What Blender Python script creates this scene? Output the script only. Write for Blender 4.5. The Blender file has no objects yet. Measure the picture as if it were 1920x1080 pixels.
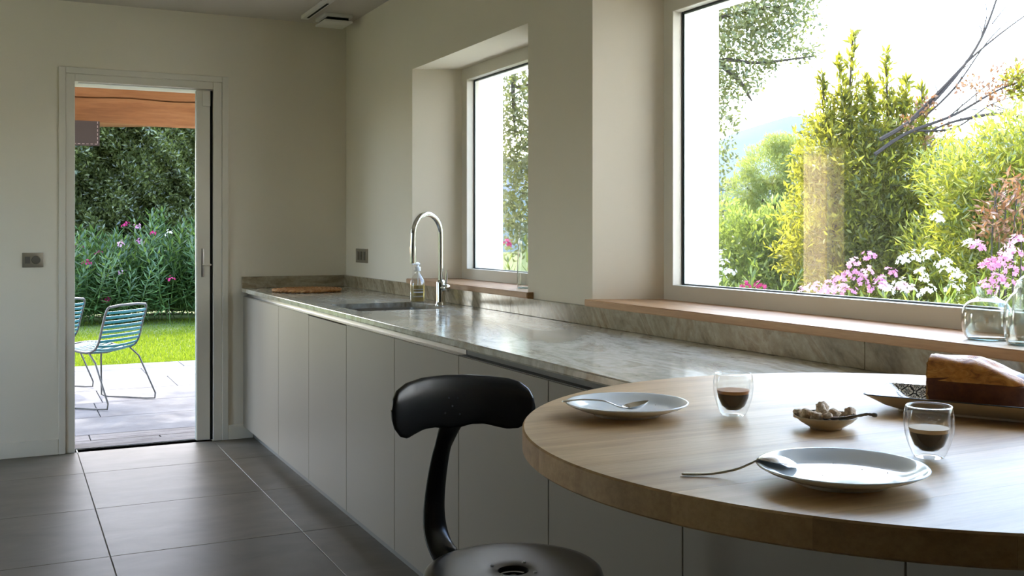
import bpy, bmesh, math, random
import numpy as np
from mathutils import Vector, Matrix
random.seed(7)
RNG = np.random.default_rng(7)
PI = math.pi
SC = bpy.context.scene

# ------------------------------------------------------------------ camera
FPX, YAW, HOR, CX = 1985.7, 0.4702, 434.6, 1023.1      # focal length in px, yaw, horizon row, principal column
EYE = Vector((0, 0, 1.25))
cam_d = bpy.data.cameras.new('camera'); cam = bpy.data.objects.new('camera', cam_d)
SC.collection.objects.link(cam); SC.camera = cam
cam.location = EYE; cam.rotation_euler = (PI / 2, 0, -YAW)
cam_d.sensor_width = 36; cam_d.lens = 36 * FPX / 1920
cam_d.shift_x = (960 - CX) / 1920; cam_d.shift_y = -(540 - HOR) / 1920
cam_d.clip_start = .05; cam_d.clip_end = 9000

# ------------------------------------------------------------------ world, sun, exposure
SUN_EL, SUN_AZ = math.radians(49.5), math.radians(2.5)      # azimuth from +Y towards +X
w = bpy.data.worlds.new('sky'); SC.world = w; w.use_nodes = True
nt = w.node_tree; nt.nodes.clear()
sky = nt.nodes.new('ShaderNodeTexSky'); sky.sky_type = 'NISHITA'; sky.sun_disc = False
sky.sun_elevation = SUN_EL; sky.sun_rotation = SUN_AZ; sky.air_density = 1.0; sky.dust_density = 2.5; sky.ozone_density = 1.5
bg = nt.nodes.new('ShaderNodeBackground'); bg.inputs[1].default_value = 1.25
out = nt.nodes.new('ShaderNodeOutputWorld')
nt.links.new(sky.outputs[0], bg.inputs[0]); nt.links.new(bg.outputs[0], out.inputs[0])
sd = bpy.data.lights.new('sun', 'SUN'); sd.energy = 4.2; sd.angle = math.radians(.6); sd.color = (1, .94, .84)
sun = bpy.data.objects.new('sun', sd); SC.collection.objects.link(sun)
sdir = Vector((math.sin(SUN_AZ) * math.cos(SUN_EL), math.cos(SUN_AZ) * math.cos(SUN_EL), math.sin(SUN_EL)))
sun.rotation_euler = sdir.to_track_quat('Z', 'Y').to_euler(); sun.location = (0, 12, 14)
vs = SC.view_settings
vs.view_transform = 'Standard'; vs.look = 'None'; vs.gamma = 1; vs.use_curve_mapping = False
vs.exposure = 1.25
cy = SC.cycles
cy.use_denoising = True; cy.max_bounces = 10; cy.diffuse_bounces = 6; cy.glossy_bounces = 4
cy.transmission_bounces = 10; cy.transparent_max_bounces = 24
cy.caustics_reflective = False; cy.caustics_refractive = True; cy.sample_clamp_indirect = 8

# ------------------------------------------------------------------ helpers
def ray(px, py):
    Fv = Vector((math.sin(YAW), math.cos(YAW), 0)); Rv = Vector((math.cos(YAW), -math.sin(YAW), 0))
    return Fv + Rv * ((px - CX) / FPX) + Vector((0, 0, 1)) * ((HOR - py) / FPX)
def at(px, py, k): return EYE + ray(px, py) * k
def link(o): SC.collection.objects.link(o); return o
def meta(o, label=None, cat=None, group=None, kind=None):
    if label: o['label'] = label
    if cat: o['category'] = cat
    if group: o['group'] = group
    if kind: o['kind'] = kind
    return o
def thing(name, label, cat, loc=(0, 0, 0), rz=0, group=None):
    o = link(bpy.data.objects.new(name, None)); o.location = loc; o.rotation_euler = (0, 0, rz)
    o.empty_display_size = .05
    return meta(o, label, cat, group)
def fin(name, me, mat, parent=None, world=False, smooth=True, angle=35):
    if mat is not None:
        for m in (mat if isinstance(mat, (list, tuple)) else [mat]): me.materials.append(m)
    o = link(bpy.data.objects.new(name, me))
    if world:
        if parent is not None:
            me.transform(Matrix.Translation(-Vector(parent.matrix_basis.translation)))
        else:
            co = np.empty(len(me.vertices) * 3, np.float32); me.vertices.foreach_get('co', co); co = co.reshape(-1, 3)
            c = Vector(((co[:, 0].min() + co[:, 0].max()) / 2, (co[:, 1].min() + co[:, 1].max()) / 2, co[:, 2].min()))
            me.transform(Matrix.Translation(-c)); o.location = c
    if parent is not None: o.parent = parent
    if smooth:
        me.shade_smooth()
        if angle: me.set_sharp_from_angle(angle=math.radians(angle))
    return o
def pyd(name, V, F, mat, parent=None, world=False, smooth=False, angle=35):
    me = bpy.data.meshes.new(name); me.from_pydata([tuple(v) for v in V], [], F); me.update()
    return fin(name, me, mat, parent, world, smooth, angle)
def bmfin(name, bm, mat, parent=None, world=False, smooth=True, angle=35):
    bmesh.ops.recalc_face_normals(bm, faces=bm.faces)
    me = bpy.data.meshes.new(name); bm.to_mesh(me); bm.free()
    return fin(name, me, mat, parent, world, smooth, angle)
def addbox(bm, x0, x1, y0, y1, z0, z1, bev=0, seg=2):
    r = bmesh.ops.create_cube(bm, size=1)
    vs_ = r['verts']
    for v in vs_:
        v.co = Vector(((x0 + x1) / 2 + v.co.x * (x1 - x0), (y0 + y1) / 2 + v.co.y * (y1 - y0), (z0 + z1) / 2 + v.co.z * (z1 - z0)))
    if bev:
        es = list({e for v in vs_ for e in v.link_edges})
        bmesh.ops.bevel(bm, geom=es, offset=bev, segments=seg, affect='EDGES', profile=.5)
def box(name, b, mat, parent=None, world=True, bev=.002, seg=1):
    bm = bmesh.new(); addbox(bm, *b, bev=bev, seg=seg)
    return bmfin(name, bm, mat, parent, world)
def lathe_v(prof, n=48):
    V, F = [], []
    rings = []
    for r, z in prof:
        if r < 1e-6: rings.append([len(V)]); V.append((0, 0, z))
        else:
            rings.append(list(range(len(V), len(V) + n)))
            V += [(r * math.cos(2 * PI * i / n), r * math.sin(2 * PI * i / n), z) for i in range(n)]
    for a, b in zip(rings, rings[1:]):
        if len(a) == 1 and len(b) == 1: continue
        for i in range(n):
            j = (i + 1) % n
            if len(a) == 1: F.append((a[0], b[i], b[j]))
            elif len(b) == 1: F.append((a[j], a[i], b[0]))
            else: F.append((a[i], b[i], b[j], a[j]))
    return V, F
def spline(pts, sub=6):
    P = [Vector(p) for p in pts]; o = []
    for i in range(len(P) - 1):
        p0 = P[max(i - 1, 0)]; p1 = P[i]; p2 = P[i + 1]; p3 = P[min(i + 2, len(P) - 1)]
        for s in range(sub):
            t = s / sub
            o.append(.5 * ((2 * p1) + (p2 - p0) * t + (2 * p0 - 5 * p1 + 4 * p2 - p3) * t * t + (3 * p1 - p0 - 3 * p2 + p3) * t ** 3))
    o.append(P[-1].copy()); return o
def lathe(name, prof, mat, parent=None, n=48, loc=None, angle=40, sub=0):
    if sub: prof = [(max(p.x, 0), p.y) for p in spline([(r, z, 0) for r, z in prof], sub)]
    V, F = lathe_v(prof, n)
    me = bpy.data.meshes.new(name); me.from_pydata(V, [], F); me.update()
    bm = bmesh.new(); bm.from_mesh(me); bmesh.ops.recalc_face_normals(bm, faces=bm.faces); bm.to_mesh(me); bm.free()
    o = fin(name, me, mat, parent, False, True, angle)
    if loc: o.location = loc
    return o
def tube_v(path, rad, n=10, up=None, flat=None, caps=True):
    P = [Vector(p) for p in path]; N = len(P)
    if not hasattr(rad, '__len__'): rad = [rad] * N
    if flat is None: flat = [1.0] * N
    elif not hasattr(flat, '__len__'): flat = [flat] * N
    V, F = [], []; nrm = None
    for i in range(N):
        t = (P[min(i + 1, N - 1)] - P[max(i - 1, 0)])
        if t.length < 1e-9: t = Vector((0, 0, 1))
        t.normalize()
        if nrm is None or up is not None:
            u = Vector(up) if up is not None else (Vector((0, 0, 1)) if abs(t.z) < .9 else Vector((1, 0, 0)))
            nrm = (u - t * u.dot(t)).normalized()
        else: nrm = (nrm - t * nrm.dot(t)).normalized()
        b = t.cross(nrm)
        for k in range(n):
            a = 2 * PI * k / n
            V.append(P[i] + nrm * (math.cos(a) * rad[i] * flat[i]) + b * (math.sin(a) * rad[i]))
    for i in range(N - 1):
        for k in range(n):
            j = (k + 1) % n
            F.append((i * n + k, i * n + j, (i + 1) * n + j, (i + 1) * n + k))
    if caps:
        F.append(tuple(range(n))[::-1]); F.append(tuple((N - 1) * n + k for k in range(n)))
    return V, F
def tube(name, path, rad, mat, parent=None, n=10, world=False, **kw):
    V, F = tube_v(path, rad, n, **kw)
    return pyd(name, V, F, mat, parent, world, True, 50)
def join(parts):
    V, F = [], []
    for v, f in parts:
        o = len(V); V += list(v); F += [tuple(i + o for i in q) for q in f]
    return V, F
def npmesh(name, V, F, mat, parent=None, smooth=False):
    """V (n,3), F (m,3|4) numpy; fast"""
    me = bpy.data.meshes.new(name); V = np.asarray(V, np.float32); F = np.asarray(F, np.int32)
    k = F.shape[1]
    me.vertices.add(len(V)); me.vertices.foreach_set('co', V.ravel())
    me.loops.add(F.size); me.loops.foreach_set('vertex_index', F.ravel())
    me.polygons.add(len(F)); me.polygons.foreach_set('loop_start', np.arange(0, F.size, k, dtype=np.int32))
    me.update(calc_edges=True); me.validate()
    if mat is not None:
        for m in (mat if isinstance(mat, (list, tuple)) else [mat]): me.materials.append(m)
    return me
def copy_tree(root, loc=None, rz=None, label=None, group=None, rot=None, scale=None):
    def cp(o, par):
        c = o.copy(); link(c)
        if par is not None: c.parent = par
        for ch in kids.get(o.name, []): cp(ch, c)
        return c
    kids = {}
    for o in bpy.data.objects:
        if o.parent: kids.setdefault(o.parent.name, []).append(o)
    r = cp(root, None)
    if loc is not None: r.location = loc
    if rz is not None: r.rotation_euler = (0, 0, rz)
    if rot is not None: r.rotation_euler = rot
    if scale is not None: r.scale = (scale,) * 3
    if label: r['label'] = label
    if group: r['group'] = group
    return r

# ------------------------------------------------------------------ materials
def mat(name, col=(.8, .8, .8), rough=.5, metal=0, spec=.5, **kw):
    m = bpy.data.materials.new(name); m.use_nodes = True
    b = m.node_tree.nodes['Principled BSDF']
    b.inputs['Base Color'].default_value = (*col, 1); b.inputs['Roughness'].default_value = rough
    b.inputs['Metallic'].default_value = metal; b.inputs['Specular IOR Level'].default_value = spec
    for k, v in kw.items(): b.inputs[k.replace('_', ' ')].default_value = v
    return m
class G:
    """tiny node-graph helper"""
    def __init__(s, m): s.t = m.node_tree; s.b = s.t.nodes.get('Principled BSDF')
    def n(s, ty, **kw):
        q = s.t.nodes.new(ty)
        for k, v in kw.items():
            if k.startswith('i_'):
                key = k[2:]; key = int(key) if key.isdigit() else key.replace('_', ' ')
                q.inputs[key].default_value = v
            else: setattr(q, k, v)
        return q
    def l(s, a, b): s.t.links.new(a, b)
    def pos(s, kind='Position', scale=(1, 1, 1), rot=(0, 0, 0)):
        if kind == 'Position': src = s.n('ShaderNodeNewGeometry').outputs['Position']
        else: src = s.n('ShaderNodeTexCoord').outputs['Object']
        mp = s.n('ShaderNodeMapping'); mp.inputs['Scale'].default_value = scale; mp.inputs['Rotation'].default_value = rot
        s.l(src, mp.inputs['Vector']); return mp.outputs[0]
    def noise(s, vec, scale, detail=5, rough=.55, dist=0):
        q = s.n('ShaderNodeTexNoise'); q.inputs['Scale'].default_value = scale; q.inputs['Detail'].default_value = detail
        q.inputs['Roughness'].default_value = rough; q.inputs['Distortion'].default_value = dist
        if vec is not None: s.l(vec, q.inputs['Vector'])
        return q.outputs['Fac']
    def ramp(s, fac, stops, interp='LINEAR'):
        q = s.n('ShaderNodeValToRGB'); q.color_ramp.interpolation = interp
        e = q.color_ramp.elements
        while len(e) > 1: e.remove(e[-1])
        e[0].position = stops[0][0]; e[0].color = (*stops[0][1], 1)
        for p, c in stops[1:]:
            x = e.new(p); x.color = (*c, 1)
        s.l(fac, q.inputs[0]); return q.outputs[0]
    def mix(s, a, b, f, mode='MIX'):
        q = s.n('ShaderNodeMix', data_type='RGBA', blend_type=mode)
        for sock, v in ((q.inputs[6], a), (q.inputs[7], b), (q.inputs[0], f)):
            if hasattr(v, 'links'): s.l(v, sock)
            elif isinstance(v, (int, float)): sock.default_value = v
            else: sock.default_value = (*v, 1)
        return q.outputs[2]
    def bump(s, h, st=.2, d=.01):
        q = s.n('ShaderNodeBump'); q.inputs['Strength'].default_value = st; q.inputs['Distance'].default_value = d
        s.l(h, q.inputs['Height']); s.l(q.outputs[0], s.b.inputs['Normal'])

M = {}
def plaster(name, col):
    m = mat(name, col, .85, spec=.25); g = G(m); p = g.pos()
    c = g.mix(tuple(x * .96 for x in col), tuple(min(1, x * 1.03) for x in col), g.noise(p, 1.3, 3)); g.l(c, g.b.inputs['Base Color'])
    g.bump(g.noise(p, 60, 4), .05, .002); return m
M['wall'] = plaster('wall_plaster', (.80, .735, .61))
M['darkwall'] = plaster('taupe_room_wall', (.52, .47, .40))
M['ceil'] = plaster('ceiling_plaster', (.60, .55, .48))
M['outwall'] = plaster('exterior_render', (.83, .83, .81))
M['paint'] = mat('painted_trim', (.74, .69, .59), .45)
M['frame'] = mat('window_lacquer', (.66, .62, .53), .4)
M['gasket'] = mat('window_gasket', (.05, .055, .055), .5)
M['spacer'] = mat('spacer_metal', (.35, .42, .42), .35, .6)
m = M['cab'] = mat('cabinet_lacquer', (.245, .213, .168), .42, spec=.4); g = G(m); g.bump(g.noise(g.pos(), 300, 2), .03, .001)
M['cabdark'] = mat('cabinet_carcass', (.10, .095, .08), .6)
M['alu'] = mat('channel_aluminium', (.42, .40, .37), .32, .85)
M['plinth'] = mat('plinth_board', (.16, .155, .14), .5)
# floor tile
m = M['tile'] = mat('taupe_porcelain', (.2, .18, .15), .34, spec=.07); g = G(m); p = g.pos(scale=(1.2, 2.2, 1))
oi = g.n('ShaderNodeObjectInfo')
base = g.ramp(g.noise(p, 2.2, 8, .62, .6), [(.2, (.130, .110, .082)), (.5, (.178, .153, .118)), (.8, (.225, .196, .154))])
g.l(g.mix(base, (.11, .105, .09), g.n('ShaderNodeMath', operation='MULTIPLY', i_1=.35).outputs[0]), g.b.inputs['Base Color'])
mm = g.t.nodes[-1]; 
for q in g.t.nodes:
    if q.type == 'MATH': g.l(oi.outputs['Random'], q.inputs[0])
rr = g.n('ShaderNodeMapRange', i_3=.34, i_4=.46); g.l(g.noise(p, 5, 5), rr.inputs[0]); g.l(rr.outputs[0], g.b.inputs['Roughness'])
g.bump(g.noise(g.pos(), 40, 4), .04, .003)
M['grout'] = mat('floor_grout', (.17, .16, .135), .9)
# stone
def stone(name, sc, rot, light=1.0, warm=(1.0, .96, .88)):
    m = mat(name, (.4, .4, .36), .16, spec=.5); g = G(m)
    p0 = g.pos(rot=rot); mp_ = g.n('ShaderNodeMapping'); mp_.inputs['Scale'].default_value = sc; g.l(p0, mp_.inputs[0]); p = mp_.outputs[0]
    n1 = g.noise(p, 1.7, 10, .62, 1.3); n2 = g.noise(p, 5.5, 8, .6, 1.8); n3 = g.noise(g.pos(), 55, 4)
    a = g.ramp(n1, [(.22, (.10, .08, .055)), (.36, (.30, .25, .18)), (.45, (.48, .45, .37)), (.53, (.64, .63, .57)), (.60, (.40, .34, .25)), (.68, (.66, .63, .56)), (.82, (.28, .21, .14))])
    b = g.ramp(n2, [(.3, (.12, .11, .09)), (.45, (.40, .39, .34)), (.6, (.62, .61, .57)), (.75, (.28, .24, .19))])
    c = g.mix(a, b, .28); c = g.mix(c, (.45 * light, .43 * light, .39 * light), .06)
    c = g.mix(c, g.ramp(n3, [(.3, (.6, .6, .6)), (.7, (1, 1, 1))]), .5, 'MULTIPLY')
    c = g.mix(c, warm, 1.0, 'MULTIPLY')
    g.l(c, g.b.inputs['Base Color']); g.bump(n2, .03, .002)
    return m
M['stone'] = stone('marble_slab', (3.0, .9, 1), (0, 0, .14))
M['splash'] = stone('marble_splash', (1.5, 4.2, 1.5), (.75, .75, 0), .7, (.80, .70, .54))
# oak
def wood(name, c0, c1, c2, axis, rough=.3, gs=1.0, kind='Position', spec=.5):
    m = mat(name, c1, rough, spec=spec); g = G(m)
    sc = [9.0, 9.0, 9.0]; sc[axis] = .7
    oi = g.n('ShaderNodeObjectInfo')
    src = (g.n('ShaderNodeNewGeometry').outputs['Position'] if kind == 'Position' else g.n('ShaderNodeTexCoord').outputs['Object'])
    add = g.n('ShaderNodeVectorMath', operation='MULTIPLY_ADD'); g.l(src, add.inputs[0]); add.inputs[1].default_value = (gs,) * 3
    cmb = g.n('ShaderNodeCombineXYZ'); sc2 = g.n('ShaderNodeMath', operation='MULTIPLY', i_1=13.0); g.l(oi.outputs['Random'], sc2.inputs[0])
    for i in range(3): g.l(sc2.outputs[0], cmb.inputs[i])
    g.l(cmb.outputs[0], add.inputs[2])
    mp = g.n('ShaderNodeMapping'); mp.inputs['Scale'].default_value = sc; g.l(add.outputs[0], mp.inputs[0])
    n1 = g.noise(mp.outputs[0], 1.6, 8, .6, .5); n2 = g.noise(mp.outputs[0], 14, 5, .7)
    c = g.ramp(n1, [(.3, c0), (.5, c1), (.7, c2)])
    c = g.mix(c, g.ramp(n2, [(.35, (.72, .68, .62)), (.6, (1, 1, 1))]), .55, 'MULTIPLY')
    hs = g.n('ShaderNodeHueSaturation'); g.l(c, hs.inputs['Color'])
    mr = g.n('ShaderNodeMapRange', i_3=.88, i_4=1.1); g.l(oi.outputs['Random'], mr.inputs[0]); g.l(mr.outputs[0], hs.inputs['Value'])
    g.l(hs.outputs[0], g.b.inputs['Base Color']); g.bump(n2, .12, .0012)
    return m
M['oak'] = wood('table_oak', (.40, .235, .10), (.54, .34, .155), (.62, .41, .20), 0, .46, spec=.40)
M['sill'] = wood('sill_oak', (.38, .20, .085), (.50, .29, .14), (.56, .34, .18), 1, .45, spec=.35)
M['beam'] = wood('beam_timber', (.17, .065, .025), (.27, .115, .045), (.34, .165, .07), 0, .7, .5, spec=.2)
M['black'] = mat('black_lacquer_metal', (.006, .0055, .005), .27, .0, .55)
M['bronze'] = mat('worn_bronze_metal', (.075, .062, .05), .30, .75)
M['chrome'] = mat('chrome', (.72, .73, .70), .07, 1)
M['steel'] = mat('brushed_steel', (.42, .41, .38), .30, 1)
M['satin'] = mat('satin_cutlery', (.60, .57, .52), .22, 1)
M['plate'] = mat('grey_white_porcelain', (.80, .81, .78), .10, spec=.5)
M['ivory'] = mat('ivory_glaze', (.62, .53, .40), .12)
M['switch'] = mat('bronze_switch_plate', (.34, .30, .23), .35, .55)
M['switchd'] = mat('dark_switch_insert', (.13, .115, .09), .4)
M['white'] = mat('white_plastic', (.75, .73, .68), .35)
M['dark'] = mat('dark_slot', (.006, .006, .005), .8)
def glass(name, tint=(1, 1, 1), k=1.0, ior=1.45):
    m = bpy.data.materials.new(name); m.use_nodes = True; t = m.node_tree; t.nodes.clear()
    o = t.nodes.new('ShaderNodeOutputMaterial'); mx = t.nodes.new('ShaderNodeMixShader')
    tr = t.nodes.new('ShaderNodeBsdfTransparent'); tr.inputs[0].default_value = (*tint, 1)
    gl = t.nodes.new('ShaderNodeBsdfGlossy'); gl.inputs['Roughness'].default_value = .01
    # Schlick reflectance from the absolute facing angle, the same on both faces of the sheet
    ge = t.nodes.new('ShaderNodeNewGeometry'); dt = t.nodes.new('ShaderNodeVectorMath'); dt.operation = 'DOT_PRODUCT'
    t.links.new(ge.outputs['Normal'], dt.inputs[0]); t.links.new(ge.outputs['Incoming'], dt.inputs[1])
    def mth(op, a_, b_=None):
        q = t.nodes.new('ShaderNodeMath'); q.operation = op
        for i_, v_ in enumerate((a_, b_)):
            if v_ is None: continue
            if hasattr(v_, 'links'): t.links.new(v_, q.inputs[i_])
            else: q.inputs[i_].default_value = v_
        return q.outputs[0]
    f0 = ((ior - 1) / (ior + 1)) ** 2
    om = mth('SUBTRACT', 1.0, mth('ABSOLUTE', dt.outputs['Value']))
    fr = mth('MULTIPLY', mth('ADD', mth('MULTIPLY', mth('POWER', om, 5.0), 1 - f0), f0), k)
    t.links.new(mth('MINIMUM', fr, 1.0), mx.inputs[0])
    t.links.new(tr.outputs[0], mx.inputs[1]); t.links.new(gl.outputs[0], mx.inputs[2]); t.links.new(mx.outputs[0], o.inputs[0])
    return m
M['pane'] = glass('window_glass', (.97, .985, .975), 2.8)
def solid_glass(name, col, ior=1.46):
    m = bpy.data.materials.new(name); m.use_nodes = True; t = m.node_tree; t.nodes.clear()
    o = t.nodes.new('ShaderNodeOutputMaterial'); q = t.nodes.new('ShaderNodeBsdfGlass'); q.inputs['Color'].default_value = (*col, 1)
    q.inputs['Roughness'].default_value = 0; q.inputs['IOR'].default_value = ior; t.links.new(q.outputs[0], o.inputs[0]); return m
M['cup'] = glass('borosilicate_glass', (.975, .98, .975), 1.25, 1.5); M['clear'] = glass('clear_glass', (.95, .97, .96), 2.4, 1.5); M['green'] = glass('greenish_glass', (.78, .92, .90), 2.0, 1.5)
M['film'] = glass('clear_label_film', (.93, .93, .93), 1.2)
M['coffee'] = mat('espresso', (.018, .0045, .002), .25, spec=.2)
M['crema'] = mat('crema', (.46, .19, .05), .6, spec=.2)
M['cremapale'] = mat('pale_crema', (.66, .46, .27), .6, spec=.2)
def leafmat(name, c0, c1, c2, trans=.45, tcol=None, gloss=.06, rough=.4):
    m = bpy.data.materials.new(name); m.use_nodes = True; t = m.node_tree; t.nodes.clear(); g = G(m); 
    geo = g.n('ShaderNodeNewGeometry')
    c = g.ramp(geo.outputs['Random Per Island'], [(0, c0), (.5, c1), (1, c2)])
    df = g.n('ShaderNodeBsdfDiffuse'); tl = g.n('ShaderNodeBsdfTranslucent'); gl = g.n('ShaderNodeBsdfGlossy'); gl.inputs['Roughness'].default_value = rough
    g.l(c, df.inputs[0]); g.l(g.mix(c, tcol or (.55, .62, .08), .35), tl.inputs[0])
    a = g.n('ShaderNodeMixShader'); a.inputs[0].default_value = trans; g.l(df.outputs[0], a.inputs[1]); g.l(tl.outputs[0], a.inputs[2])
    b = g.n('ShaderNodeMixShader'); b.inputs[0].default_value = gloss; g.l(a.outputs[0], b.inputs[1]); g.l(gl.outputs[0], b.inputs[2])
    o = g.n('ShaderNodeOutputMaterial'); g.l(b.outputs[0], o.inputs[0]); return m
M['hedge'] = leafmat('hedge_leaf', (.025, .034, .010), (.065, .08, .024), (.17, .19, .065), .35)
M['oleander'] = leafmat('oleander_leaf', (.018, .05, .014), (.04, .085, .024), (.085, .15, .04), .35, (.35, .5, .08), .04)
M['oleander2'] = leafmat('sunlit_oleander_leaf', (.032, .065, .014), (.10, .155, .028), (.27, .32, .07), .5, (.5, .58, .08), .04)  # oleander leaf again, with sunlight put into its lighter colours
M['oakleaf'] = leafmat('holm_oak_leaf', (.06, .075, .035), (.12, .13, .06), (.24, .24, .10), .4)
M['laurel'] = leafmat('laurel_leaf', (.018, .035, .006), (.065, .095, .012), (.34, .33, .04), .6, (.7, .62, .04), .03)
M['yellowbush'] = leafmat('yellow_green_leaf', (.04, .08, .012), (.15, .20, .022), (.42, .38, .04), .55, (.65, .65, .06))
M['rust'] = leafmat('dry_leaf', (.13, .055, .025), (.22, .10, .045), (.32, .17, .07), .35, (.4, .18, .07))
M['pine'] = leafmat('pine_needles', (.10, .14, .035), (.18, .21, .05), (.28, .30, .08), .4)
M['grass'] = leafmat('lawn_blade', (.040, .080, .005), (.075, .125, .008), (.14, .175, .018), .45, (.34, .42, .02), .005)
M['silver'] = leafmat('silver_leaf', (.16, .18, .18), (.22, .24, .24), (.30, .32, .31), .3, (.5, .55, .5))
def petal(name, c, e=.35): return leafmat(name, tuple(x * .85 for x in c), c, tuple(min(1, x * 1.1) for x in c), e, c, .02)
M['pink'] = petal('pink_petal', (.46, .20, .34)); M['palepink'] = petal('pale_pink_petal', (.55, .32, .42)); M['whitep'] = petal('white_petal', (.55, .56, .52)); M['magenta'] = petal('magenta_petal', (.38, .02, .12))
M['bark'] = mat('bark', (.05, .038, .028), .9, spec=.1)
M['greybark'] = mat('grey_bark', (.055, .045, .042), .9, spec=.1)
m = M['soil'] = mat('garden_soil', (.14, .13, .06), 1, spec=.1); g = G(m)
g.l(g.ramp(g.noise(g.pos(), 1.5, 8), [(.3, (.05, .07, .015)), (.6, (.10, .12, .035)), (.8, (.16, .13, .08))]), g.b.inputs['Base Color'])
m = M['paver'] = mat('pale_paving_stone', (.55, .53, .5), .8, spec=.06); g = G(m)
g.l(g.ramp(g.noise(g.pos(), 3.5, 9, .65), [(.3, (.075, .073, .075)), (.55, (.11, .108, .11)), (.75, (.135, .133, .135))]), g.b.inputs['Base Color'])
g.bump(g.noise(g.pos(), 18, 6), .25, .006)
m = M['step'] = mat('worn_step_stone', (.4, .36, .32), .8, spec=.06); g = G(m)
g.l(g.ramp(g.noise(g.pos(scale=(.6, 3, 1)), 6, 9, .7), [(.3, (.06, .052, .048)), (.55, (.13, .118, .11)), (.75, (.17, .158, .15))]), g.b.inputs['Base Color']); g.bump(g.noise(g.pos(), 30, 6), .5, .006)
M['joint'] = mat('paving_joint', (.22, .21, .20), .95)
M['hill1'] = mat('hazy_far_hill', (.085, .105, .13), 1, spec=0); M['hill2'] = mat('hazy_nearer_hill', (.06, .085, .095), 1, spec=0)  # aerial haze is put into these bluish colours

# ------------------------------------------------------------------ measures
XW, XF, XG, XO = 1.912, 2.146, 2.19, 2.36          # window wall: room face, frame face, glass, outer face
YW, YO = 6.549, 6.79                                # end wall: room face, outer face
ZC = 2.552
XL, YB = -2.7, -3.6
SP = .119                                           # splay of the reveals along Y
Zc = .908                                           # worktop height
ZT = .946                                           # table top

def holes_wall(name, to3, rect, thick_rings, mat_in, mat_out):
    """wall in (u,v) plane with a ring chain per opening. to3(u,v,d) -> xyz. rings: per opening list of (d,(u0,u1,v0,v1))"""
    V, F, mi = [], [], []
    def quad(a, m_):
        o = len(V); V.extend(a); F.append((o, o + 1, o + 2, o + 3)); mi.append(m_)
    def face(d, holes, m_):
        us = sorted({rect[0], rect[1], *[h[0] for h in holes], *[h[1] for h in holes]}); vv = sorted({rect[2], rect[3], *[h[2] for h in holes], *[h[3] for h in holes]})
        for a, b in zip(us, us[1:]):
            for c, e in zip(vv, vv[1:]):
                mu, mv = (a + b) / 2, (c + e) / 2
                if any(h[0] < mu < h[1] and h[2] < mv < h[3] for h in holes): continue
                quad([to3(a, c, d), to3(b, c, d), to3(b, e, d), to3(a, e, d)], m_)
    d0 = min(r[0][0] for r in thick_rings); d1 = max(r[-1][0] for r in thick_rings)
    face(d0, [r[0][1] for r in thick_rings], 0); face(d1, [r[-1][1] for r in thick_rings], 1)
    for r in thick_rings:
        for (da, A), (db, B) in zip(r, r[1:]):
            m_ = 1 if da >= r[-2][0] - 1e-6 else 0
            ca = [(A[0], A[2]), (A[1], A[2]), (A[1], A[3]), (A[0], A[3])]; cb = [(B[0], B[2]), (B[1], B[2]), (B[1], B[3]), (B[0], B[3])]
            for i in range(4):
                j = (i + 1) % 4
                quad([to3(*ca[i], da), to3(*ca[j], da), to3(*cb[j], db), to3(*cb[i], db)], m_)
    u0, u1, v0, v1 = rect
    for a, b in (((u0, v0), (u1, v0)), ((u1, v0), (u1, v1)), ((u1, v1), (u0, v1)), ((u0, v1), (u0, v0))):
        quad([to3(*a, d0), to3(*b, d0), to3(*b, d1), to3(*a, d1)], 1)
    me = bpy.data.meshes.new(name); me.from_pydata(V, [], F); me.update()
    me.materials.append(mat_in); me.materials.append(mat_out)
    me.polygons.foreach_set('material_index', mi)
    bm = bmesh.new(); bm.from_mesh(me); bmesh.ops.remove_doubles(bm, verts=bm.verts, dist=1e-5); bmesh.ops.recalc_face_normals(bm, faces=bm.faces); bm.to_mesh(me); bm.free()
    o = link(bpy.data.objects.new(name, me)); return meta(o, kind='structure')

# window 1 (small, beyond the tap) and window 2 (large)
W1 = dict(R0=(3.922, 5.322, 1.0, 2.11), R1=(4.04, 5.203, 1.0, 2.11), R2=(4.10, 5.15, 1.03, 2.075), inn=(4.108, 5.136, 1.057, 2.048))
W2 = dict(R0=(.25, 3.383, 1.0, 2.11), R1=(.37, 3.268, 1.0, 2.11), R2=(.43, 3.222, 1.03, 2.075), inn=(.438, 3.208, 1.057, 2.048))
holes_wall('wall_right', lambda u, v, d: (d, u, v), (YB - .2, YO, -.1, ZC + .1),
           [[(XW, W['R0']), (XF, W['R1']), (2.215, W['R1']), (2.2151, W['R2']), (XO, W['R2'])] for W in (W1, W2)], M['wall'], M['outwall'])
# end wall with the garden door and an unseen slit, added for a window reflection
DX0, DX1, DZ = .30, 1.145, 2.13
SL = (-1.66, -1.24, .0, 1.93)
holes_wall('wall_back', lambda u, v, d: (u, d, v), (XL - .2, XW, -.1, ZC + .1),
           [[(YW, (DX0, DX1, 0, DZ)), (YO, (DX0, DX1, 0, DZ))], [(YW, SL), (YO, SL)]], M['wall'], M['outwall'])
LO = (4.45, 5.4, .0, 2.1)  # unseen opening, added to light the room
holes_wall('wall_left', lambda u, v, d: (-d, u, v), (YB - .2, YO, -.1, ZC + .1),
           [[(-XL, LO), (-XL + .25, LO)]], M['darkwall'], M['outwall'])
box('wall_front', (XL - .2, XO, YB - .2, YB, -.1, ZC + .1), M['darkwall'], bev=0)['kind'] = 'structure'
box('ceiling', (XL - .2, XO, YB - .2, YO, ZC, ZC + .15), M['ceil'], bev=0)['kind'] = 'structure'

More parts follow.
